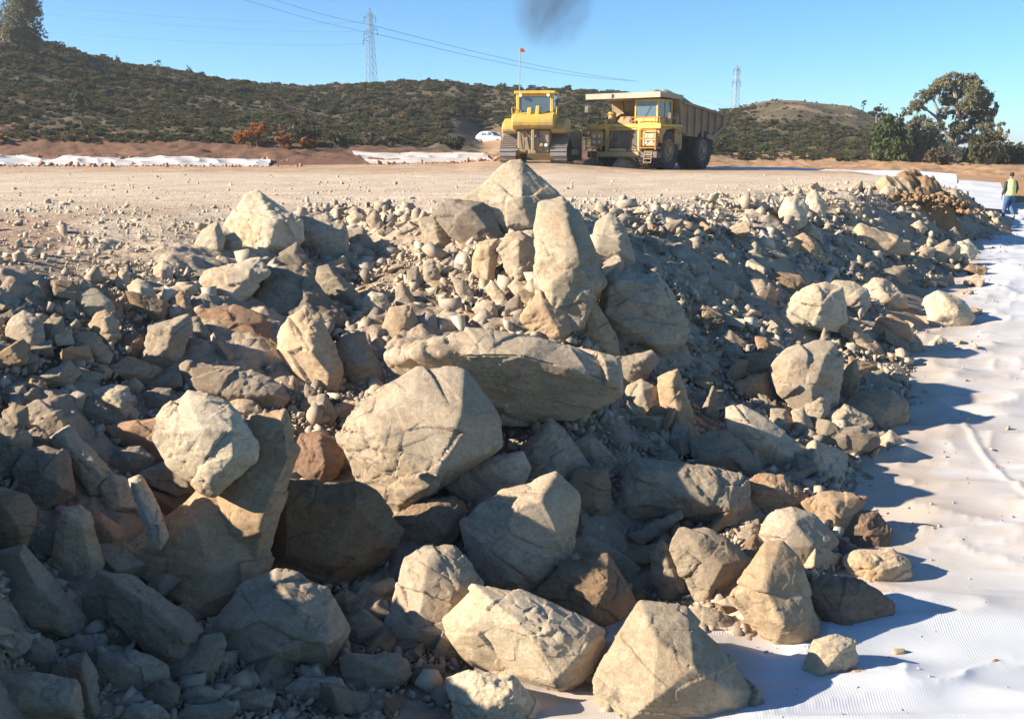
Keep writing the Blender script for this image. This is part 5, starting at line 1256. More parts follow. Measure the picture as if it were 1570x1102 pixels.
# dump body
W = 2.72
side = [(-1.75, 4.72), (-1.30, 2.55), (-.6, 2.30), (3.2, 2.05), (5.35, 3.05), (5.35, 3.85), (-1.2, 4.52)]
body = MB()
for sx in (-1, 1):
    a, b = sorted((sx * W, sx * (W - .12))); body.prism(side, a, b)
body.prism([(-1.30, 2.55), (-.6, 2.30), (3.2, 2.05), (5.35, 3.05), (5.35, 3.17), (3.2, 2.19), (-.6, 2.44), (-1.24, 2.68)], -W + .12, W - .12)
body.prism([(-1.75, 4.72), (-1.30, 2.55), (-1.18, 2.6), (-1.62, 4.72)], -W + .12, W - .12)
bod = P_(body, 'dump_body', M_BODY, .02)
rb = MB()
for sx in (-1, 1):
    for k, y in enumerate((-.55, .55, 1.65, 2.75, 3.85, 5.0)):
        zt = np.interp(y, [-1.2, 5.35], [4.50, 3.86]); zb = np.interp(y, [-1.3, -.6, 3.2, 5.35], [2.6, 2.35, 2.1, 3.1])
        a, b = sorted((sx * (W + .003), sx * (W + .16)))
        rb2 = MB(); rb2.prism([(y - .1, zb), (y + .1, zb), (y + .1, zt - .16), (y - .1, zt - .16)], a, b); rb2.build('rib', M_BODY, bod)
    a, b = sorted((sx * (W + .003), sx * (W + .2)))
    rb3 = MB(); rb3.prism([(-1.3, 4.38), (5.38, 3.70), (5.38, 3.88), (-1.3, 4.56)], a, b); rb3.build('top_rail', M_BODY, bod)
    rb4 = MB(); rb4.prism([(2.2, 2.15), (3.25, 2.0), (5.36, 2.98), (5.36, 3.24), (3.2, 2.35), (2.2, 2.42)], a, b); rb4.build('tail_rail', M_BODY, bod)
m = MB()
for x in (-1.8, -.6, .6, 1.8): m.prism([(-1.84, 4.7), (-1.40, 2.6), (-1.28, 2.6), (-1.70, 4.7)], x - .08, x + .08)
m.build('front_wall_rib', M_BODY, bod)
m = MB(); m.prism([(-4.75, 4.86), (-1.72, 4.70), (-1.62, 4.74), (-1.62, 4.86), (-4.75, 5.0)], -2.85, 2.85)
can = m.build('canopy', M_PALE, bod, .01)
m = MB(); m.prism([(-4.82, 4.70), (-4.753, 4.70), (-4.753, 5.06), (-4.82, 5.06)], -2.9, 2.9); m.build('canopy_lip', M_PALE, can)
for sx in (-1, 1):
    m = MB(); a, b = sorted((sx * 2.86, sx * 2.92)); m.prism([(-4.75, 4.74), (-1.6, 4.66), (-1.6, 4.95), (-4.75, 5.06)], a, b)
    m.build('canopy_edge', M_PALE, can)
m = MB()
for sx in (-.6, .6): m.cyl((sx, .2, 1.5), (sx, -.5, 2.6), .14, n=10)
P_(m, 'hoist_cylinder', M_GALV)
m = MB()
for sx in (-1, 1): m.box(sx * 2.3 - .45, sx * 2.3 + .45, 3.35, 3.40, .9, 2.3)
P_(m, 'mud_flap', M_BLACK)
# earth heaped in the body: rests inside, so a thing of its own
def heap_object(name, cx, cy, cz, lx, ly, h, rot, seed, mat, n=34):
    g = np.linspace(-1, 1, n); X, Y = np.meshgrid(g, g)
    rr_ = np.sqrt(X ** 2 + Y ** 2)
    Z = h * np.clip(1 - rr_ ** 2.2 * .9, 0, 1) * (0.55 + 0.9 * vnoise(X * 3 + seed, Y * 3, .9, seed, 4)) + 0.12 * h * vnoise(X * 9, Y * 9, 1, seed + 3, 3)
    V = np.stack([X * lx, Y * ly, Z], -1).reshape(-1, 3)
    V = np.concatenate([V, V * [1, 1, 0] - [0, 0, .9]])
    idx = np.arange(n * n).reshape(n, n)
    fc = np.stack([idx[:-1, :-1], idx[:-1, 1:], idx[1:, 1:], idx[1:, :-1]], -1).reshape(-1, 4)
    rim = np.concatenate([idx[0, :], idx[1:, -1], idx[-1, -2::-1], idx[-2:0:-1, 0]]); rim2 = np.roll(rim, -1)
    fs = np.stack([rim2, rim, rim + n * n, rim2 + n * n], -1)
    me = np_mesh(name, V, np.concatenate([fc, fc[:, ::-1] + n * n, fs]), mat, False)
    o = link(name, me, None, (cx, cy, cz)); o.rotation_euler = (0, 0, rot); return o
ca, sa = math.cos(truck.rotation_euler.z), math.sin(truck.rotation_euler.z)
def truck_pt(x, y, z):
    x, y, z = x * TS, y * TS, z * TS
    return Vector((tx + x * ca - y * sa, ty + x * sa + y * ca, truck.location.z + z))
q = truck_pt(0, 1.0, 3.75)
load = heap_object('soil_load', q.x, q.y, q.z, 2.15, 2.35, 1.25, truck.rotation_euler.z, 5, M_MUD)
tag(load, 'heap of earth and stones showing above the dump truck body', 'soil')
# mud mound lying under the truck nose
for (lx, ly, sx_, sy_, h, lab) in ((-.2, -3.9, .9, .6, .75, 'clod of yellow mud under the nose of the dump truck'), (-2.9, -3.6, .9, .7, .62, 'muddy rubble pile beside the front wheel of the dump truck')):
    q = truck_pt(lx, ly, -.05); h_ = heap_object('mud_heap', q.x, q.y, q.z, sx_, sy_, h, .4, 12 + int(lx), M_MUD, 22)
    tag(h_, lab, 'mud heap')

# ------------------------------------------------------------------ the bulldozer (front away from the camera, +y in its own frame)
dx_, dy_ = at(825, 250, 57.5).x, 57.5
dozer = empty('bulldozer', (dx_, dy_, terrain_z(dx_, dy_) + .02), math.radians(-9)); dozer.scale = (.93, .93, .93)
tag(dozer, 'yellow crawler bulldozer seen from behind with a red flag on a tall whip', 'bulldozer')
def D_(mb, name, mat, bevel=0.0, parent=None): return mb.build(name, mat, parent or dozer, bevel)
def track(xc):
    w = .98
    loop = []      # elevated sprocket: a rounded triangle
    circ = [(-1.95, .50, .46), (1.95, .50, .46), (-.55, 1.20, .44)]
    def arc(c, a0, a1, k):
        for i in range(k + 1):
            a = a0 + (a1 - a0) * i / k
            loop.append((c[0] + c[2] * math.cos(a), c[1] + c[2] * math.sin(a)))
    arc(circ[1], -math.pi / 2, math.radians(75), 8)
    arc(circ[2], math.radians(75), math.radians(118), 4)
    arc(circ[0], math.radians(118), math.radians(270), 8)
    # resample into shoes
    L = [0]; pts = loop + [loop[0]]
    for a, b in zip(pts[:-1], pts[1:]): L.append(L[-1] + math.hypot(b[0] - a[0], b[1] - a[1]))
    nshoe = 46; m = MB()
    for i in range(nshoe):
        s = L[-1] * i / nshoe
        def pos(s): return np.interp(s % L[-1], L, [p[0] for p in pts]), np.interp(s % L[-1], L, [p[1] for p in pts])
        a = pos(s); b = pos(s + L[-1] / nshoe)
        ang = math.atan2(b[1] - a[1], b[0] - a[0]); ln = math.hypot(b[0] - a[0], b[1] - a[1])
        M = Matrix.Translation((xc, (a[0] + b[0]) / 2, (a[1] + b[1]) / 2)) @ Matrix.Rotation(ang, 4, 'X')
        m.box(-w / 2, w / 2, -ln * .47, ln * .47, -.035, .03, M); m.box(-w / 2, w / 2, ln * .28, ln * .42, -.095, -.035, M)
    tr = D_(m, 'track', M_TRACK)
    m = MB()
    for (y, z, r_) in circ: m.cyl((xc - .22, y, z), (xc + .22, y, z), r_ - .05, n=24)
    for k in range(6): m.cyl((xc - .2, -1.2 + k * .48, .3), (xc + .2, -1.2 + k * .48, .3), .2, n=14)
    m.box(xc - .16, xc + .16, -1.9, 1.9, .35, .75)
    m.build('track_frame', M_YELDIRTY, tr)
    return tr
for sx in (-1, 1): track(sx * 1.52)
m = MB(); m.box(-.98, .98, -2.0, 2.4, .55, 1.95); D_(m, 'hull', M_YELDIRTY, .06)
m = MB(); m.box(-.95, .95, -2.22, -2.0, .62, 1.9); m.box(-.55, .55, -2.32, -2.2, .7, 1.5)
D_(m, 'rear_housing', M_BODY, .05)
m = MB(); m.box(-.09, .09, -2.45, -2.3, .75, 1.95); m.box(.42, .62, -2.4, -2.3, .95, 1.15); m.box(-.22, .22, -2.75, -2.2, .55, .75)
D_(m, 'drawbar', M_YELDIRTY, .03)
m = MB(); m.cyl((.78, -2.46, 1.05), (.78, -2.40, 1.05), .1, n=12); D_(m, 'rear_lamp', M_LAMP)
# fuel tank, bulging to the rear
m = MB(); m.prism([(-2.35, 1.95), (-2.6, 2.1), (-2.66, 2.45), (-2.45, 2.78), (-1.7, 2.95), (-1.2, 2.95), (-1.2, 1.95)], -1.28, 1.28)
D_(m, 'fuel_tank', M_YEL, .09)
m = MB(); m.prism([(-2.40, 2.70), (-2.0, 3.35), (-1.7, 2.9)], .12, .34); m.prism([(-2.40, 2.70), (-2.0, 3.25), (-1.7, 2.9)], -.38, -.14)
D_(m, 'tank_bracket', M_YEL, .03)
m = MB()
for sx in (-1, 1):
    a, b = sorted((sx * 1.02, sx * 1.92)); m.prism([(-2.0, 1.72), (-2.25, 1.9), (-2.0, 2.30), (-1.2, 2.62), (.8, 2.62), (1.0, 1.72)], a, b)
D_(m, 'side_fender', M_YEL, .08)
# cab with ROPS
X0, X1, Y0, Y1 = -1.12, 1.12, -1.65, .55
m = MB()
m.box(X0, X1, Y0, Y1, 2.45, 2.95); m.box(X0 - .1, X1 + .1, Y0 - .12, Y1 + .1, 4.02, 4.2)
for x in (X0, X1 - .2): m.box(x, x + .2, Y0, Y0 + .22, 2.95, 4.02); m.box(x, x + .14, Y1 - .16, Y1, 2.95, 4.02)
m.box(X0 + .2, X1 - .2, Y0 + .02, Y0 + .14, 3.88, 4.02)
cabd = D_(m, 'cab', M_YEL, .03)
m = MB(); m.prism([(-.9, 3.9), (-.92, 3.05), (-.62, 2.96), (.62, 2.96), (.92, 3.05), (.9, 3.9)], Y0 + .05, Y0 + .08, 'y'); m.build('rear_window', M_GLASS, cabd)
m = MB(); m.box(X1 - .06, X1 - .03, Y0 + .22, Y1 - .16, 2.97, 4.0).box(X0 + .03, X0 + .06, Y0 + .22, Y1 - .16, 2.97, 4.0).box(X0 + .14, X1 - .14, Y1 - .08, Y1 - .05, 2.97, 4.0); m.build('window', M_GLASS, cabd)
for x in (-.95, .72):
    m = MB(); m.cyl((x + .1, Y0 - .16, 3.94), (x + .1, Y0 - .04, 3.94), .1, n=12); m.build('work_light', M_LAMP, cabd)
m = MB(); m.box(X1 + .1, X1 + .3, Y0 + .1, Y0 + .2, 3.3, 3.7); m.cyl((X1, Y0 + .2, 3.6), (X1 + .2, Y0 + .15, 3.6), .03, n=6); D_(m, 'mirror', M_DARK, .01)
m = MB(); m.box(-.85, .85, .6, 3.0, 1.9, 2.72); D_(m, 'engine_hood', M_YEL, .08)
m = MB(); m.cyl((.45, 1.4, 2.7), (.45, 1.4, 3.7), .11, n=12); D_(m, 'exhaust', M_DARK)
m = MB(); prof = [(3.35, .1), (3.15, .5), (3.08, 1.0), (3.16, 1.5), (3.42, 1.95), (3.32, 1.95), (3.04, 1.5), (2.96, 1.0), (3.03, .5), (3.2, .1)]
m.prism(prof, -2.35, 2.35)
bl = D_(m, 'blade', M_YELDIRTY, .0)
m = MB()
for sx in (-1, 1):
    a, b = sorted((sx * 2.35, sx * 2.42)); m.prism([(2.85, .1), (3.6, .1), (3.6, 1.0), (3.45, 2.05), (2.9, 2.05)], a, b)
m.build('blade_end', M_YELDIRTY, bl)
for sx in (-1, 1):
    m = MB(); a, b = sorted((sx * 2.06, sx * 2.26)); m.box(a, b, -.4, 3.0, .45, .8); D_(m, 'push_arm', M_YELDIRTY, .04)
m = MB(); m.path([(-.95, -1.5, 4.2), (-.93, -1.5, 5.4), (-.90, -1.5, 6.65)], .028); wp = D_(m, 'flag_whip', M_PALE)
m = MB()
fl = [(-.90, 6.65), (-.72, 6.62), (-.62, 6.5), (-.66, 6.40), (-.78, 6.42), (-.90, 6.44)]
m.prism([(x, z) for x, z in fl], -1.52, -1.49, 'y'); m.build('flag', M_RED, wp)
for x in (-.75, -.35, .3):
    m = MB(); m.path([(x, -2.28, 1.85), (x + .05, -2.36, 1.3), (x + .15, -2.3, .8)], .04, 6); D_(m, 'hose', M_BLACK)
m = MB(); m.cyl((-.7, -2.2, 2.93), (-.7, -2.2, 3.08), .1, n=12); D_(m, 'filler_cap', M_DARK)
for sx in (-1, 1):
    m = MB(); m.path([(sx * 1.3, -1.9, 2.6), (sx * 1.35, -1.9, 3.2), (sx * 1.3, -1.0, 3.3), (sx * 1.3, -.3, 2.7)], .03, 6); D_(m, 'grab_rail', M_YEL)
# driver inside the cab, seen through the rear window
# ------------------------------------------------------------------ the white hatchback beyond the platform
cxx, cyy = at(754, 221, 106).x, 106.0
car = empty('parked_car', (cxx, cyy, terrain_z(cxx, cyy)), math.radians(62)); car.scale = (.88, .88, .88)
tag(car, 'small white hatchback parked at the foot of the scrubby hill', 'car')
def car_body():
    # cross sections along y (front at -y): half width, sill z, belt z, roof half width, roof z
    secs = [(-1.85, .62, .35, .62, .5, .66), (-1.75, .74, .24, .70, .62, .74), (-1.2, .80, .22, .84, .70, .88), (-.75, .82, .22, .92, .72, .98), (-.2, .83, .22, .94, .58, 1.40), (.5, .83, .22, .95, .60, 1.47), (1.2, .82, .22, .97, .58, 1.42), (1.65, .80, .26, .98, .56, 1.15), (1.85, .70, .36, .85, .58, .98)]
    V = []; Fc = []
    for (y, hw, z0, zb, rw, zr) in secs:
        V += [(-hw * .9, y, z0), (-hw, y, (z0 + zb) / 2), (-hw * .97, y, zb), (-rw, y, zr), (rw, y, zr), (hw * .97, y, zb), (hw, y, (z0 + zb) / 2), (hw * .9, y, z0)]
    n = 8
    for i in range(len(secs) - 1):
        for k in range(n): Fc.append((i * n + k, i * n + (k + 1) % n, (i + 1) * n + (k + 1) % n, (i + 1) * n + k))
    Fc.append(tuple(range(n))[::-1]); Fc.append(tuple(range((len(secs) - 1) * n, len(secs) * n)))
    m = MB(); m.add(V, Fc); return m
cb = car_body().build('body', M_WHITE, car, .04)
m = MB()
for sx in (-1, 1):
    for (y0, y1, y2, y3) in ((-.55, .22, .22, -.18), (.32, 1.05, 1.0, .32)):
        pr = [(y0, 1.0), (y1, 1.0), (y2, 1.38), (y3, 1.38)]
        a, b = sorted((sx * .60, sx * .835)); 
        vs = [(sx * .825, y, z) if z < 1.1 else (sx * .625, y, z) for y, z in pr]; vs2 = [(v[0] - sx * .03, v[1], v[2]) for v in vs]
        m.add(vs + vs2, [(0, 1, 2, 3), (7, 6, 5, 4), (0, 4, 5, 1), (1, 5, 6, 2), (2, 6, 7, 3), (3, 7, 4, 0)])
m.build('side_window', M_GLASS, car)
m = MB(); m.add([(-.68, -.74, .99), (.68, -.74, .99), (.56, -.23, 1.38), (-.56, -.23, 1.38), (-.68, -.70, .97), (.68, -.70, .97), (.56, -.19, 1.36), (-.56, -.19, 1.36)], [(0, 1, 2, 3), (7, 6, 5, 4), (0, 4, 5, 1), (1, 5, 6, 2), (2, 6, 7, 3), (3, 7, 4, 0)]); m.build('windscreen', M_GLASS, car)
for sx in (-1, 1):
    for y in (-1.2, 1.2):
        m = MB(); m.lathe_x([(-.09, .1), (-.1, .27), (-.07, .31), (.07, .31), (.1, .27), (.09, .1)], sx * .76, y, .31, 20); w_ = m.build('wheel', M_BLACK, car)
        m = MB(); m.cyl((sx * .76, y, .31), (sx * .875, y, .31), .19, n=14); m.build('rim', M_GALV, w_)
    m = MB(); m.box(sx * .52 - .13, sx * .52 + .13, -1.84, -1.77, .52, .68); m.build('headlight', M_LAMP, car, .02)
    m = MB(); m.box(sx * .92 - .07, sx * .92 + .07, -.62, -.5, .96, 1.08); m.build('mirror', M_WHITE, car, .02)
# ------------------------------------------------------------------ plants
OLIVE = [(0, (.070, .080, .036)), (.3, (.092, .10, .047)), (.6, (.115, .118, .06)), (.85, (.14, .132, .075)), (1, (.19, .16, .10))]
DARKG = [(0, (.055, .062, .030)), (.5, (.085, .088, .045)), (1, (.125, .115, .065))]
BROWN = [(0, (.13, .105, .065)), (.5, (.175, .14, .09)), (1, (.25, .195, .125))]
RUST = [(0, (.20, .075, .022)), (.4, (.30, .115, .032)), (.8, (.36, .17, .05)), (1, (.15, .11, .05))]
EUCA = [(0, (.12, .135, .085)), (.4, (.165, .18, .115)), (.75, (.21, .215, .15)), (1, (.29, .27, .20))]
GREEN = [(0, (.065, .09, .030)), (.5, (.10, .13, .048)), (1, (.15, .17, .075))]
SOFT = [(0, (.12, .125, .075)), (.5, (.17, .165, .10)), (1, (.23, .21, .14))]
M_SOFT = leaf_material('feathery pale leaf', SOFT, .4)
M_OLIVE = leaf_material('olive scrub leaf', OLIVE, .4); M_DARKG = leaf_material('dark gorse leaf', DARKG, .35); M_BROWNL = leaf_material('dry scrub leaf', BROWN, .4)
M_RUST = leaf_material('rust autumn leaf', RUST, .35); M_EUCA = leaf_material('eucalyptus leaf', EUCA, .42); M_GREENL = leaf_material('willow green leaf', GREEN, .35)
def leaves(blobs, n, size, seed, elong=2.4, droop=0.0, shell=0.55):
    """leaf-sized faces through the volume of several ellipsoids: (cx, cy, cz, rx, ry, rz)"""
    r = np.random.default_rng(seed)
    B_ = np.array(blobs, float); vol = B_[:, 3] * B_[:, 4] * B_[:, 5]
    k = r.choice(len(B_), n, p=vol / vol.sum())
    d = r.normal(size=(n, 3)); d /= np.linalg.norm(d, axis=1)[:, None]
    rad = shell + (1 - shell) * r.random(n) ** 0.6; rad = np.where(r.random(n) < .25, r.random(n) ** .5, rad)
    # gather the leaves into twig tufts so that gaps open between them
    nt_ = max(6, n // 14); tuft = r.integers(0, nt_, n)
    td = r.normal(size=(nt_, 3)); td /= np.linalg.norm(td, axis=1)[:, None]; tr = shell + (1 - shell) * r.random(nt_) ** .5 + r.normal(0, .09, nt_)
    tk = r.choice(len(B_), nt_, p=vol / vol.sum())
    k = tk[tuft]; c = td[tuft] * tr[tuft][:, None] + r.normal(0, .13, (n, 3))
    C = B_[k, :3] + c * B_[k, 3:6]
    ax = r.normal(size=(n, 3)) + td[tuft] * .8; ax[:, 2] -= droop; ax /= np.linalg.norm(ax, axis=1)[:, None]
    up = r.normal(size=(n, 3)); sd_ = np.cross(ax, up); sd_ /= np.linalg.norm(sd_, axis=1)[:, None]
    s = size * r.uniform(.6, 1.4, n); L = (s * elong / 2)[:, None]; Wd = (s / 2)[:, None]
    V = np.stack([C - ax * L, C + sd_ * Wd, C + ax * L, C - sd_ * Wd], 1).reshape(-1, 3)
    return V, np.arange(4 * n).reshape(-1, 4)
def twigs(mb, base, tips, r0, r1, rnd_, bend=.25):
    for tp in tips:
        b, t_ = Vector(base), Vector(tp); mid = b.lerp(t_, .5) + Vector((rnd_.uniform(-1, 1), rnd_.uniform(-1, 1), rnd_.uniform(0, 1))) * (t_ - b).length * bend * .5
        mb.cyl(b, mid, r0, (r0 + r1) / 2, n=6, caps=False); mb.cyl(mid, t_, (r0 + r1) / 2, r1, n=6, caps=False)
def plant(name, loc, blobs, n, size, mat, seed, label, cat, stems=None, r0=.05, group=None, stem_name='stem', crown='foliage', **kw):
    rt = empty(name, loc); tag(rt, label, cat, group)
    V, Fc = leaves(blobs, n, size, seed, **kw)
    fo = link(crown, np_mesh(crown, V, Fc, mat), rt)
    mb = MB(); rn = random.Random(seed)
    if stems is None: stems = [((0, 0, -.2), [(b[0] * .9, b[1] * .9, b[2] + b[5] * .3) for b in blobs])]
    for base, tips in stems: twigs(mb, base, tips, r0, r0 * .35, rn)
    mb.build(stem_name, M_BARK if r0 > .09 else M_TWIG, rt)
    return rt, fo
def on_hill(u, d): return gpt(u, d, 0)
# shrubs that stand out on the hill; four of them also lend their shape to the scrub around
protos = []
def bush(u, d, w, h, n, size, mat, seed, label, nb=7, **kw):
    rn = random.Random(seed)
    bl = []
    for i in range(nb):
        a = rn.uniform(0, 6.28); q = rn.uniform(.1, .62) * w
        rr_ = rn.uniform(.24, .46) * w
        bl.append((q * math.cos(a), q * math.sin(a), h * rn.uniform(.25, .72), rr_, rr_, h * rn.uniform(.22, .4)))
    return plant('shrub', on_hill(u, d), bl, n, size, mat, seed, label, 'shrub', r0=.04, group='shrubs on the scrubby hill', **kw)
b1 = bush(140, 92, 1.3, 1.7, 700, .15, M_GREENL, 1, 'yellow green bush standing out on the dark slope below the leafy tree')
b2 = bush(468, 78, 1.6, 1.9, 900, .14, M_DARKG, 2, 'round dark bush just behind the rust coloured shrubs')
b3 = bush(520, 80, 1.2, 1.2, 600, .14, M_OLIVE, 3, 'olive bush right of the round dark bush')
b4 = bush(575, 80, 1.3, 1.1, 600, .13, M_BROWNL, 4, 'dry brown bush behind the low dusty white sheet')
b5 = bush(700, 82, 1.4, 1.0, 700, .14, M_DARKG, 5, 'dark low bush at the foot of the hill left of the white car')
rust = []
for i, (u, d, w, h, lab) in enumerate([(405, 74.5, 1.1, 1.7, 'tallest rust coloured shrub at the foot of the dark hill'), (438, 74, 1.2, 1.5, 'wide rust orange shrub at the right of the rust coloured clump'),
        (378, 74.8, .9, 1.0, 'small rust coloured shrub on the left edge of the clump'), (478, 75.5, .9, .9, 'low rust coloured shrub trailing towards the dusty sheet'), (8, 72.5, .9, .9, 'rust coloured shrub low on the red bank at the frame edge')]):
    rust.append(bush(u, d, w, h, 750, .12, M_RUST, 20 + i, lab, nb=6))
for i, (u, d, h, lab) in enumerate([(263, 132, 2.2, 'leafless sapling standing up from the ridge line'), (205, 128, 1.6, 'small sapling on the ridge below the leafy tree'), (310, 134, 1.4, 'thin sapling right of the leafless ridge sapling'), (1307, 156, 2.0, 'thin bare sapling on the crest of the bare hill'), (1332, 152, 2.2, 'bare sapling between the hilltop and the eucalyptus')]):
    rn = random.Random(60 + i)
    bl = [(rn.uniform(-.4, .4), rn.uniform(-.4, .4), h * rn.uniform(.5, .95), .35, .35, .4) for _ in range(4)]
    plant('sapling', on_hill(u, d), bl, 90, .13, M_DARKG, 60 + i, lab, 'sapling', r0=.05, group='saplings on the ridges')
# the scrub itself, past counting: grown over the hill from the shrubs above
r = np.random.default_rng(99)
n = 75000
t = (r.uniform(-330, 1500, n) - 785) / F; d = np.exp(r.uniform(np.log(70), np.log(185), n))
uu = t * F + 785
base_d = np.interp(uu, [-330, 0, 250, 400, 480, 560, 640, 680, 700, 785, 800, 900, 1080, 1100, 1200, 1290, 1390, 1440, 1500], [73, 73, 74, 75, 77, 80, 82, 86, 116, 117, 87, 87, 87, 88, 88, 88, 89, 92, 96])
cl = vnoise(t * d, d, .16, 401, 4)
dens = .30 + .9 * sstep(.35, .6, cl)
bare = sstep(0.21, 0.26, t) * sstep(122, 138, d); dens = dens * (1 - .82 * bare)
dens = np.where(uu > 1395, dens * .5, dens)
thin = np.clip((d / 95) ** 0.4, .7, 1.3)
keep = (d > base_d + r.exponential(.8, n)) & (r.random(n) < dens * .62)
t, d, bare = t[keep], d[keep], bare[keep]
Xs, Ys = t * d, d
Zs = terrain_rel(t, d) + CZ
Zs = Zs + rough_hill(t, d, Xs, Ys, Zs) - .1
sc = r.uniform(.20, .46, len(t)) * np.where(r.random(len(t)) < .08, 1.45, .85) * np.clip(d / 100, .85, 1.2) * (1 - .45 * bare)
# low at the foot of the bank, and lower on the far ridge
kind = np.where(r.random(len(t)) < .46, 0, np.where(r.random(len(t)) < .20, 2, 1)); kind = np.where(r.random(len(t)) < .02, 3, kind)
me = bpy.data.meshes.new('scrub'); me.vertices.add(len(t)); me.vertices.foreach_set('co', np.stack([Xs, Ys, Zs], -1).astype(np.float32).ravel())
a = me.attributes.new('sz', 'FLOAT', 'POINT'); a.data.foreach_set('value', sc.astype(np.float32))
a = me.attributes.new('kind', 'INT', 'POINT'); a.data.foreach_set('value', kind.astype(np.int32))
a = me.attributes.new('turn', 'FLOAT', 'POINT'); a.data.foreach_set('value', r.uniform(0, 6.28, len(t)).astype(np.float32))
scrub = link('scrub', me); tag(scrub, 'dense olive scrub covering the hills behind the machines', 'scrub', None, 'stuff'); print('scrub', len(t))
ng = bpy.data.node_groups.new('scrub', 'GeometryNodeTree')
ng.interface.new_socket('Geometry', in_out='INPUT', socket_type='NodeSocketGeometry'); ng.interface.new_socket('Geometry', in_out='OUTPUT', socket_type='NodeSocketGeometry')
gi = ng.nodes.new('NodeGroupInput'); go = ng.nodes.new('NodeGroupOutput')
gj = ng.nodes.new('GeometryNodeJoinGeometry')
for pr in (b1[1], b4[1], b3[1], b5[1]):      # joined last comes first in the list
    oi = ng.nodes.new('GeometryNodeObjectInfo'); oi.inputs['Object'].default_value = pr; oi.inputs['As Instance'].default_value = True
    ng.links.new(oi.outputs['Geometry'], gj.inputs[0])
ip = ng.nodes.new('GeometryNodeInstanceOnPoints'); ip.inputs['Pick Instance'].default_value = True
def named(nm, ty):
    q = ng.nodes.new('GeometryNodeInputNamedAttribute'); q.data_type = ty; q.inputs['Name'].default_value = nm; return q.outputs['Attribute']
cx = ng.nodes.new('ShaderNodeCombineXYZ'); ng.links.new(named('turn', 'FLOAT'), cx.inputs[2])
ng.links.new(gi.outputs[0], ip.inputs['Points']); ng.links.new(gj.outputs[0], ip.inputs['Instance']); ng.links.new(named('kind', 'INT'), ip.inputs['Instance Index'])
ng.links.new(cx.outputs[0], ip.inputs['Rotation']); ng.links.new(named('sz', 'FLOAT'), ip.inputs['Scale'])
ng.links.new(ip.outputs[0], go.inputs[0])
md = scrub.modifiers.new('grow', 'NODES'); md.node_group = ng

# ---- the big eucalyptus and its neighbours on the right
def px_blob(u, v, ru, rv, d, dd=0.0, base=None):
    p = at(u, v, d + dd) - base; k = d / F
    return (p.x, p.y, p.z, ru * k, min(ru, rv) * k * 1.1, rv * k)
D0 = 92.0
bs = gpt(1462, D0, -.1); bs.x = at(1462, 250, D0).x
crown = [(1445, 132, 14, 11), (1462, 122, 16, 9), (1482, 124, 15, 10), (1474, 140, 14, 10), (1494, 138, 14, 12), (1508, 152, 12, 12), (1428, 142, 14, 9), (1414, 150, 11, 8), (1404, 162, 10, 8), (1392, 170, 8, 6), (1386, 178, 5, 5),
         (1456, 152, 14, 10), (1486, 158, 14, 11), (1500, 172, 13, 11), (1516, 178, 9, 11), (1474, 174, 12, 10), (1448, 172, 10, 8), (1494, 192, 14, 9), (1510, 196, 10, 8), (1470, 196, 12, 9), (1440, 196, 10, 8), (1456, 212, 14, 8), (1484, 212, 14, 8), (1506, 212, 10, 7), (1432, 212, 9, 9), (1524, 166, 6, 8)]
rn_ = random.Random(77)
bl = [px_blob(u, v, ru * 1.1, rv * 1.05, D0, rn_.uniform(-1.2, 1.2), bs) for (u, v, ru, rv) in crown]
def loc(u, v, dd=0): return tuple(at(u, v, D0 + dd) - bs)
stems = [((0, 0, 0), [loc(1466, 222)]), (loc(1466, 222), [loc(1470, 185), loc(1445, 196)]), (loc(1470, 185), [loc(1466, 150), loc(1492, 160), loc(1455, 158)]), (loc(1445, 196), [loc(1420, 168), loc(1430, 150)]), (loc(1466, 150), [loc(1460, 125), loc(1480, 130)]), (loc(1420, 168), [loc(1400, 163)]), (loc(1466, 222), [loc(1498, 200)])]
plant('eucalyptus_tree', bs, bl, 14000, .11, M_EUCA, 31, 'tall spreading eucalyptus with an open grey green crown and a pale trunk', 'tree', stems=stems, r0=.20, stem_name='trunk', crown='crown', elong=3.2, droop=.9, shell=.35)
def side_tree(u, vb, d, blobs, n, mat, seed, label, name='tree', size=.17, **kw):
    b0 = gpt(u, d, -.1); b0.x = at(u, vb, d).x
    bl = [px_blob(a_, b_, c_, e_, d, random.Random(seed + i).uniform(-.8, .8), b0) for i, (a_, b_, c_, e_) in enumerate(blobs)]
    return plant(name, b0, bl, n, size, mat, seed, label, 'tree', r0=.10, stem_name='trunk', crown='crown', group=kw.pop('group', 'bushy trees beside the eucalyptus'), **kw)
side_tree(1368, 245, 88, [(1362, 205, 20, 26), (1352, 225, 14, 22), (1376, 222, 18, 26), (1368, 192, 14, 10)], 2200, M_GREENL, 41, 'bushy green tree with drooping sprays at the left end of the tree group', droop=1.2, elong=3)
side_tree(1412, 248, 89, [(1408, 205, 22, 22), (1400, 225, 16, 20), (1424, 215, 16, 22), (1412, 188, 16, 10)], 2000, M_EUCA, 42, 'greyish tree with thin pale stems between the drooping tree and the eucalyptus', droop=1, elong=3)
side_tree(1440, 250, 86, [(1436, 238, 16, 10), (1424, 245, 10, 6), (1450, 244, 10, 7)], 700, M_BROWNL, 43, 'dry low bush at the foot of the eucalyptus', name='bush')
side_tree(1512, 252, 88, [(1505, 228, 20, 20), (1522, 225, 20, 20), (1492, 240, 12, 12), (1516, 208, 12, 9)], 2200, M_DARKG, 44, 'dense dark green bush right of the eucalyptus', name='bush')
side_tree(1552, 255, 90, [(1550, 236, 20, 16), (1566, 238, 16, 14), (1540, 246, 14, 8), (1580, 240, 16, 12)], 2000, M_OLIVE, 45, 'olive bush behind the walking man at the frame edge', name='bush')
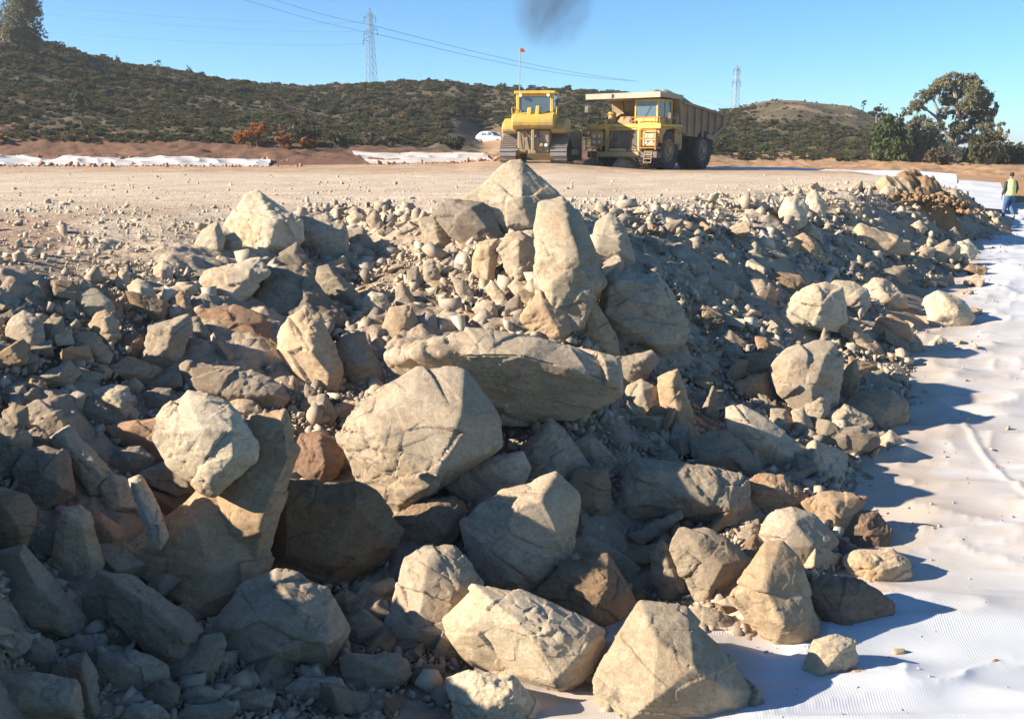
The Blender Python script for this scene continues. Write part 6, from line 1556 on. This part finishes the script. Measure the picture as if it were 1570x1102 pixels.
side_tree(1533, 225, 96, [(1530, 196, 9, 8), (1538, 206, 9, 8), (1524, 206, 7, 7)], 350, M_EUCA, 46, 'thin topped young tree showing above the dense dark bush', droop=.8)
side_tree(1345, 190, 140, [(1343, 172, 12, 6), (1352, 176, 8, 5)], 260, M_DARKG, 47, 'small dark tree on the ridge left of the eucalyptus', size=.22)
# tree on the left shoulder
b0 = gpt(30, 118, -.2)
bl = [px_blob(u, v, ru, rv, 118, dd, b0) for (u, v, ru, rv, dd) in [(36, 10, 24, 22, 0), (18, 26, 20, 20, .5), (48, 28, 14, 20, -.5), (32, -14, 20, 18, 0), (38, 48, 18, 12, .3), (10, 46, 14, 14, 0), (60, 52, 10, 10, .4), (24, 40, 22, 18, -.3), (30, 62, 26, 14, 0), (4, 62, 18, 14, .3), (52, 66, 14, 10, 0)]]
plant('leafy_tree', b0, bl, 9000, .14, M_SOFT, 51, 'pale feathery tree on the shoulder of the left hill', 'tree', r0=.14, stem_name='trunk', crown='crown', elong=2.6, shell=.4)
# brush heap and earth at the far end of the fill
def mound(name, cx, cy, lx, ly, h, seed, mat, n=70):
    g = np.linspace(-1, 1, n); X, Y = np.meshgrid(g, g); q = np.clip(1 - np.hypot(X, Y) ** 1.6, 0, 1)
    wx, wy = cx + X * lx, cy + Y * ly
    Z = terrain_rel(wx / wy, wy) + CZ - .32 + (h + .3) * q * (.5 + 1.0 * vnoise(wx, wy, 1.3, seed, 4)) + .34 * q ** .5 * (vnoise(wx, wy, 5, seed + 2, 4) - .45) + .22 * q ** .5 * (ridged(vnoise(wx, wy, 2.2, seed + 5, 3)) - .6)
    zb = Z.min() - .2
    idx = np.arange(n * n).reshape(n, n)
    fc = np.stack([idx[:-1, :-1], idx[:-1, 1:], idx[1:, 1:], idx[1:, :-1]], -1).reshape(-1, 4)
    return link(name, np_mesh(name, np.stack([wx - cx, wy - cy, Z], -1).reshape(-1, 3), fc, mat, False), None, (cx, cy, 0))
M_CLOD = simple('brown clod earth', (.22, .135, .075), 1, dirt=(.33, .225, .13), dirt_amt=.6, scale=2.5, bump=.7, spec=.1)
cl_p, cl_s = [], []; rq = np.random.default_rng(12)
for (u, v, lu, h, mt, lab) in ((1420, 312, 1.5, .75, M_CLOD, 'heap of brown earth and roots at the far end of the fill'), (1372, 296, 1.2, .30, M_MUD, 'low mound of ochre earth beside the brown earth heap'), (1452, 322, .6, .22, M_CLOD, 'ochre mound at the far corner of the fill by the walking man')):
    d_ = hit(u, v); p = at(u, v, d_); p.z = terrain_z(p.x, p.y) - .22
    hh = mound('earth_heap', p.x, p.y, lu, lu * .8, h, 70 + int(u) % 17, mt)
    tag(hh, lab, 'earth heap', 'earth heaps on the fill')
    k = int(520 * lu); q = rq.normal(0, .42, (k, 2)); rr_ = np.hypot(q[:, 0], q[:, 1])
    cl_p.append(np.stack([p.x + q[:, 0] * lu, p.y + q[:, 1] * lu * .8, p.z + h * .62 * np.clip(1 - rr_ ** 2, 0, 1) + .03], -1)); cl_s.append(np.clip(.075 * np.exp(rq.normal(0, .5, k)), .03, .2))
o = heap_mesh('clods', np.concatenate(cl_p), np.concatenate(cl_s), BANK, 19, M_CLOD); tag(o, 'brown clods and broken lumps strewn over the far earth heaps', 'clods', None, 'stuff')
# dry roots scattered on the shaded flank
m = MB(); rn = random.Random(8)
p = at(1310, 318, hit(1310, 318))
for i in range(26):
    a = Vector((rn.uniform(-1.0, 1.0), rn.uniform(-.5, .5), rn.uniform(0, .15))); b = a + Vector((rn.uniform(-.7, .7), rn.uniform(-.3, .3), rn.uniform(-.25, .3))); m.path([a, a.lerp(b, .5) + Vector((0, 0, rn.uniform(0, .12))), b], .012, 5)
o = m.build('brushwood', M_TWIG); o.location = p; tag(o, 'tangle of dry roots and twigs on the shaded flank', 'brushwood', None, 'stuff')
# planted stake and dry stalk
m = MB(); m.cyl((0, 0, -.1), (-.12, 0, 1.75), .045, .03, 8); o = m.build('wooden_stake', M_TWIG); o.location = gpt(770, 80); tag(o, 'thin wooden stake leaning beside the white car', 'stake')
# ------------------------------------------------------------------ pylons and wires
def pylon(u, vb, vt, d, arms, label, w0, w1, lean=0.0):
    base = at(u, vb, d); top = at(u, vt, d); H = top.z - base.z
    rt = empty('lattice_pylon', base, .6); tag(rt, label, 'pylon', 'lattice pylons on the ridge')
    m = MB()
    wz = lambda z: w0 + (w1 - w0) * min(1, z / (H * .93))
    cs = [(-1, -1), (1, -1), (1, 1), (-1, 1)]
    def C(i, z): return Vector((cs[i % 4][0] * wz(z) / 2, cs[i % 4][1] * wz(z) / 2, z))
    zs = [0]
    while zs[-1] < H * .93: zs.append(zs[-1] + max(.55, wz(zs[-1]) * 1.05))
    zs[-1] = H * .93
    tk = .032 * d / 150
    for i in range(4):
        m.path([C(i, z) for z in zs], tk, 5)
        for a, b in zip(zs[:-1], zs[1:]):
            m.cyl(C(i, a), C(i + 1, b), tk * .6, n=4); m.cyl(C(i + 1, a), C(i, b), tk * .6, n=4); m.cyl(C(i, b), C(i + 1, b), tk * .5, n=4)
        m.cyl(C(i, zs[-1]), (0, 0, H), tk * .8, n=5)
    m.build('mast', M_GALV, rt)
    tips = []
    for z_f, ln, side in arms:
        z = H * z_f; q = MB()
        for sy in (-1, 1): q.cyl((side * wz(z) / 2, sy * wz(z) / 2, z), (side * ln, 0, z + .12), tk * .7, n=4); q.cyl((side * wz(z) / 2, sy * wz(z) / 2, z + .6), (side * ln, 0, z + .12), tk * .6, n=4)
        arm = q.build('crossarm', M_GALV, rt)
        q = MB()
        for k in range(5): q.cyl((side * ln, 0, z + .1 - k * .16), (side * ln, 0, z + .02 - k * .16), .075, .05, 8)
        q.build('insulator', M_DARK, arm)
        tips.append((side * ln, z - .75))
    return rt, base, H
D1 = 152
pylon(570, 126, 12, D1, [(.86, .95, -1), (.86, .95, 1), (.70, 1.15, 1), (.64, 1.05, -1), (.55, 1.2, -1)], 'tall lattice pylon standing on the ridge above the rust coloured shrubs', 1.25, .55)
pylon(1127, 172, 100, 168, [(.88, .75, -1), (.88, .75, 1), (.62, 1.0, 1), (.62, 1.0, -1)], 'slim distant pylon behind the tail of the dump truck', 1.0, .4)
def wire(pts, ds, label, r_=.02, n=40, sag=0.0):
    """a conductor hung through photo points at their distances"""
    P3 = [at(u, v, d) for (u, v), d in zip(pts, ds)]
    X = np.array([tuple(p) for p in P3]); k = np.linspace(0, 1, len(P3)); q = np.linspace(0, 1, n)
    # smooth curve through the points
    co_ = [np.polyfit(k, X[:, i], min(3, len(P3) - 1)) for i in range(3)]
    C3 = np.stack([np.polyval(c, q) for c in co_], -1)
    m = MB(); m.path([tuple(p) for p in C3], r_, 5); o = m.build('power_line', M_WIRE)
    tag(o, label, 'power line', 'power lines across the sky')
wire([(300, -34), (420, 0), (490, 21), (565, 38)], [120, 135, 145, 152], 'upper wire dropping from the frame top to the tall pylon')
wire([(565, 38), (690, 70), (830, 102), (978, 125)], [152, 165, 185, 205], 'upper wire running from the tall pylon down behind the dump truck canopy', .027)
wire([(300, -20), (375, 0), (470, 28), (565, 50)], [120, 132, 145, 152], 'lower wire dropping from the frame top to the tall pylon')
wire([(565, 50), (690, 79), (830, 108), (965, 124)], [152, 165, 185, 205], 'lower wire running from the tall pylon down towards the ridge', .027)
wire([(-60, -12), (65, 7), (240, 26), (430, 34), (562, 33)], [190, 180, 170, 160, 152], 'topmost of three faint wires sweeping left from the tall pylon', .016)
wire([(-60, 5), (65, 21), (240, 38), (430, 47), (560, 48)], [190, 180, 170, 160, 152], 'middle one of three faint wires sweeping left from the tall pylon', .016)
wire([(-60, 38), (85, 50), (240, 61), (430, 69), (560, 67)], [190, 180, 170, 160, 152], 'lowest of three faint wires sweeping left from the tall pylon', .016)
wire([(1080, 152), (1105, 162), (1128, 163)], [210, 190, 168], 'short wire between the dump body and the slim distant pylon', .02)

# ------------------------------------------------------------------ exhaust smoke above the machines
def smoke():
    m, nt, b = mat_new('exhaust smoke'); nt.nodes.clear()
    out = nt.nodes.new('ShaderNodeOutputMaterial'); pv = nt.nodes.new('ShaderNodeVolumePrincipled')
    pv.inputs['Color'].default_value = (.12, .12, .13, 1)
    tc = nt.nodes.new('ShaderNodeTexCoord')
    ln = nt.nodes.new('ShaderNodeVectorMath'); ln.operation = 'LENGTH'; nt.links.new(tc.outputs['Object'], ln.inputs[0])
    mp = nt.nodes.new('ShaderNodeMapping'); mp.inputs['Scale'].default_value = (1.5, 1.5, 1.0); nt.links.new(tc.outputs['Object'], mp.inputs[0])
    nz = noise_n(nt, mp.outputs[0], 1.3, 5, .6, .6)
    f1 = nt.nodes.new('ShaderNodeMapRange'); f1.inputs[1].default_value = 1.0; f1.inputs[2].default_value = .2; nt.links.new(ln.outputs['Value'], f1.inputs[0])
    f2 = nt.nodes.new('ShaderNodeMapRange'); f2.inputs[1].default_value = .36; f2.inputs[2].default_value = .80; nt.links.new(nz, f2.inputs[0])
    mu = nt.nodes.new('ShaderNodeMath'); mu.operation = 'MULTIPLY'; nt.links.new(f1.outputs[0], mu.inputs[0]); nt.links.new(f2.outputs[0], mu.inputs[1])
    mu2 = nt.nodes.new('ShaderNodeMath'); mu2.operation = 'MULTIPLY'; mu2.inputs[1].default_value = 1.1; nt.links.new(mu.outputs[0], mu2.inputs[0])
    nt.links.new(mu2.outputs[0], pv.inputs['Density']); nt.links.new(pv.outputs[0], out.inputs['Volume'])
    bm = bmesh.new(); bmesh.ops.create_icosphere(bm, subdivisions=3, radius=1.0)
    me = bpy.data.meshes.new('exhaust_smoke'); bm.to_mesh(me); bm.free(); me.materials.append(m)
    o = link('exhaust_smoke', me, None, at(846, 10, 58)); o.scale = (2.5, 2.2, 2.7); o.rotation_euler = (0, .35, 0)
    tag(o, 'thin dark puff of exhaust smoke drifting above the bulldozer', 'smoke', None, 'stuff')
smoke()
# ------------------------------------------------------------------ people
M_SKIN = simple('tanned skin', (.36, .21, .14), .6)
M_HAIR = simple('dark hair', (.03, .022, .018), .7)
M_JEANS = simple('blue work trousers', (.05, .11, .26), .85, dirt=(.20, .19, .18), dirt_amt=.25, scale=6)
M_VEST = simple('faded lime safety vest', (.70, .76, .24), .7, scale=5)
M_TAPE = simple('silver reflective tape', (.72, .72, .68), .35)
M_SLEEVE = simple('dark green sleeve', (.03, .055, .045), .85, scale=6)
M_BOOT = simple('dusty boots', (.09, .07, .055), .8, dirt=(.3, .24, .17), dirt_amt=.5, scale=9)
M_SHIRT = simple('pale blue shirt', (.25, .40, .55), .8)
def skinned(name, chain, mat, parent, root=0, sub=2):
    """chain: list of (x, y, z, radius x, radius y, index of the previous joint)"""
    me = bpy.data.meshes.new(name)
    me.from_pydata([c[:3] for c in chain], [(c[5], i) for i, c in enumerate(chain) if c[5] is not None], [])
    o = link(name, me)
    md = o.modifiers.new('s', 'SKIN'); md.use_smooth_shade = True
    for i, c in enumerate(chain):
        v = me.skin_vertices[0].data[i]; v.radius = (c[3], c[4]); v.use_root = (i == root)
    o.modifiers.new('d', 'SUBSURF').levels = sub; o.modifiers['d'].render_levels = sub
    bpy.context.view_layer.update()
    dg_ = bpy.context.evaluated_depsgraph_get()
    m2 = bpy.data.meshes.new_from_object(o.evaluated_get(dg_), depsgraph=dg_)
    o.modifiers.clear(); o.data = m2; bpy.data.meshes.remove(me); m2.name = name
    for p in m2.polygons: p.use_smooth = True
    m2.materials.clear(); m2.materials.append(mat)
    o.parent = parent
    return o
def hand(c, i0, wrist, dirv, side):
    """palm, four fingers and thumb added to a skin chain"""
    w = Vector(wrist); dv = Vector(dirv).normalized(); sd = Vector((0, 1, 0))
    c.append((*(w + dv * .05), .030, .020, i0)); p = len(c) - 1
    c.append((*(w + dv * .095), .034, .016, p)); p2 = len(c) - 1
    for k, ln in enumerate((.065, .078, .074, .058)):
        a = w + dv * .10 + sd * ((k - 1.5) * .019)
        c.append((*a, .009, .009, p2)); j = len(c) - 1
        c.append((*(a + dv * ln * .55 + Vector((-side * .006, 0, 0))), .0085, .0085, j)); j = len(c) - 1
        c.append((*(a + dv * ln + Vector((-side * .022, 0, 0))), .007, .007, j))
    a = w + dv * .035 + sd * -.036
    c.append((*a, .012, .012, p)); j = len(c) - 1
    c.append((*(a + dv * .05 + sd * -.018), .010, .010, j))
px_, py_ = 1545, 336
d_ = 37.3
man = empty('person', (at(px_, py_, d_).x, d_, float(floor_rel(d_)) + CZ + .0), 0.10)
tag(man, 'man in a lime safety vest and blue trousers walking away on the white sheet', 'person')
# in his own frame he faces +y (away); left foot forward, right heel lifting
body = [(0, 0, .95, .11, .08, None),                      # pelvis
        (0, .01, 1.12, .11, .08, 0), (0, .02, 1.32, .13, .09, 1), (0, .02, 1.45, .11, .07, 2), (0, .025, 1.53, .055, .055, 3), (0, .04, 1.58, .055, .06, 4),
        (0, .05, 1.66, .072, .088, 5), (0, .05, 1.735, .066, .08, 6)]
body += [(-.19, .02, 1.42, .042, .042, 3), (-.255, -.03, 1.16, .036, .036, 8), (-.285, .06, .94, .034, .034, 9)]
body += [(.19, .02, 1.42, .042, .042, 3), (.26, .0, 1.17, .036, .036, 11), (.275, .13, .97, .034, .034, 12)]
body += [(-.095, .0, .86, .07, .075, 0), (-.10, .10, .50, .05, .052, 14), (-.105, .16, .11, .034, .036, 15), (-.105, .165, .06, .03, .034, 16), (-.11, .28, .04, .026, .02, 17)]
body += [(.095, .0, .86, .07, .075, 0), (.10, .05, .49, .05, .052, 19), (.105, -.20, .20, .034, .036, 20), (.105, -.22, .13, .03, .034, 21), (.11, -.14, .05, .026, .02, 22)]
hand(body, 10, body[10][:3], (-.04, .12, -1), -1)
hand(body, 13, body[13][:3], (.02, .2, -1), 1)
bd = skinned('body', body, M_SKIN, man)
k_ = 1.13
skinned('trousers', [(0, 0, 1.08, .17, .13, None), (0, 0, .92, .185, .145, 0), (-.097, .0, .82, .125, .13, 1), (-.10, .10, .50, .080, .084, 2), (-.105, .155, .13, .064, .068, 3), (.097, .0, .82, .125, .13, 1), (.10, .05, .49, .080, .084, 5), (.105, -.19, .21, .064, .066, 6)], M_JEANS, man)
skinned('sleeve', [(-.15, .02, 1.44, .07, .07, None), (-.2, .02, 1.41, .068, .068, 0), (-.258, -.03, 1.16, .058, .058, 1), (-.285, .06, .955, .045, .045, 2)], M_SLEEVE, man)
skinned('sleeve', [(.15, .02, 1.44, .07, .07, None), (.2, .02, 1.41, .068, .068, 0), (.262, .0, 1.17, .058, .058, 1), (.275, .13, .985, .045, .045, 2)], M_SLEEVE, man)
vest = skinned('safety_vest', [(0, 0, .88, .215, .17, None), (0, 0, .98, .215, .17, 0), (0, .01, 1.14, .205, .16, 1), (0, .02, 1.34, .22, .16, 2), (0, .02, 1.47, .17, .12, 3), (0, .025, 1.55, .08, .07, 4)], M_VEST, man)
for z, rx, ry in ((1.06, .185, .142), (1.26, .190, .14)):
    m = MB(); n_ = 28
    for i in range(n_):
        a0, a1 = 2 * math.pi * i / n_, 2 * math.pi * (i + 1) / n_
        f = 1.04
        vs = [(rx * f * math.cos(a), .015 + ry * f * math.sin(a), zz) for a in (a0, a1) for zz in (z - .025, z + .025)]
        vi = [(v[0] * .94, v[1] * .94, v[2]) for v in vs]
        m.add(vs + vi, [(0, 2, 3, 1), (4, 5, 7, 6), (1, 3, 7, 5), (0, 4, 6, 2)])
    m.build('reflective_band', M_TAPE, vest)
skinned('hair', [(0, .0, 1.62, .070, .06, None), (0, .02, 1.70, .092, .095, 0), (0, .04, 1.79, .088, .10, 1)], M_HAIR, bd)
for sx in (-1, 1):
    m = MB(); m.cyl((sx * .072, .055, 1.63), (sx * .088, .05, 1.675), .012, .016, 8); m.build('ear', M_SKIN, bd)
m = MB(); m.cyl((0, .13, 1.645), (0, .155, 1.63), .012, .016, 8); m.build('nose', M_SKIN, bd)
for sx, ch in ((-1, [(-.105, .155, .10, .058, .06, None), (-.105, .165, .06, .055, .055, 0), (-.11, .31, .045, .048, .036, 1)]), (1, [(.105, -.205, .19, .058, .058, None), (.105, -.22, .13, .055, .05, 0), (.11, -.12, .045, .046, .036, 1)])):
    skinned('boot', ch, M_BOOT, man)
# the bulldozer driver, seen dimly through the rear window
q = dozer.matrix_basis @ Vector((.05, -.75, 2.62))
drv = empty('person', q, dozer.rotation_euler.z)
tag(drv, 'driver in a pale blue shirt sitting inside the bulldozer cab', 'person')
b2_ = [(0, 0, .12, .15, .12, None), (0, .0, .32, .14, .11, 0), (0, .02, .52, .17, .12, 1), (0, .03, .62, .12, .085, 2), (0, .04, .70, .055, .055, 3), (0, .06, .80, .075, .088, 4), (0, .06, .88, .066, .08, 5),
      (-.2, .03, .58, .058, .058, 3), (-.27, .16, .36, .048, .048, 7), (-.22, .40, .36, .036, .036, 8), (.2, .03, .58, .058, .058, 3), (.27, .16, .36, .048, .048, 10), (.22, .40, .36, .036, .036, 11),
      (-.1, .1, .10, .10, .095, 0), (-.12, .48, .14, .07, .07, 13), (-.12, .52, -.25, .05, .05, 14), (.1, .1, .10, .10, .095, 0), (.12, .48, .14, .07, .07, 16), (.12, .52, -.25, .05, .05, 17)]
hand(b2_, 9, b2_[9][:3], (0, 1, -.2), -1); hand(b2_, 12, b2_[12][:3], (0, 1, -.2), 1)
skinned('body', b2_, M_SKIN, drv)
skinned('shirt', [(0, 0, .14, .165, .13, None), (0, .0, .32, .16, .13, 0), (0, .02, .52, .19, .14, 1), (0, .03, .62, .14, .10, 2), (-.2, .03, .58, .07, .07, 3), (-.265, .15, .38, .062, .062, 4), (.2, .03, .58, .07, .07, 3), (.265, .15, .38, .062, .062, 6)], M_SHIRT, drv)
skinned('trousers', [(0, 0, .12, .165, .13, None), (-.1, .1, .10, .115, .11, 0), (-.12, .47, .14, .084, .084, 1), (-.12, .52, -.22, .066, .066, 2), (.1, .1, .10, .115, .11, 0), (.12, .47, .14, .084, .084, 4), (.12, .52, -.22, .066, .066, 5)], M_JEANS, drv)
skinned('hair', [(0, .045, .81, .076, .085, None), (0, .05, .89, .072, .088, 0)], M_HAIR, drv)
# ------------------------------------------------------------------ thin dusty air round everything
hz, nt, b = mat_new('dusty haze'); nt.nodes.clear()
out = nt.nodes.new('ShaderNodeOutputMaterial'); pv = nt.nodes.new('ShaderNodeVolumePrincipled')
pv.inputs['Color'].default_value = (.90, .93, .96, 1); pv.inputs['Density'].default_value = 0.0004; pv.inputs['Anisotropy'].default_value = 0.2
nt.links.new(pv.outputs[0], out.inputs['Volume'])
haze = MB().box(-7200, 7200, -20, 3100, -9, 34).build('haze', hz); tag(haze, 'thin dusty haze over the site', 'haze', None, 'stuff')
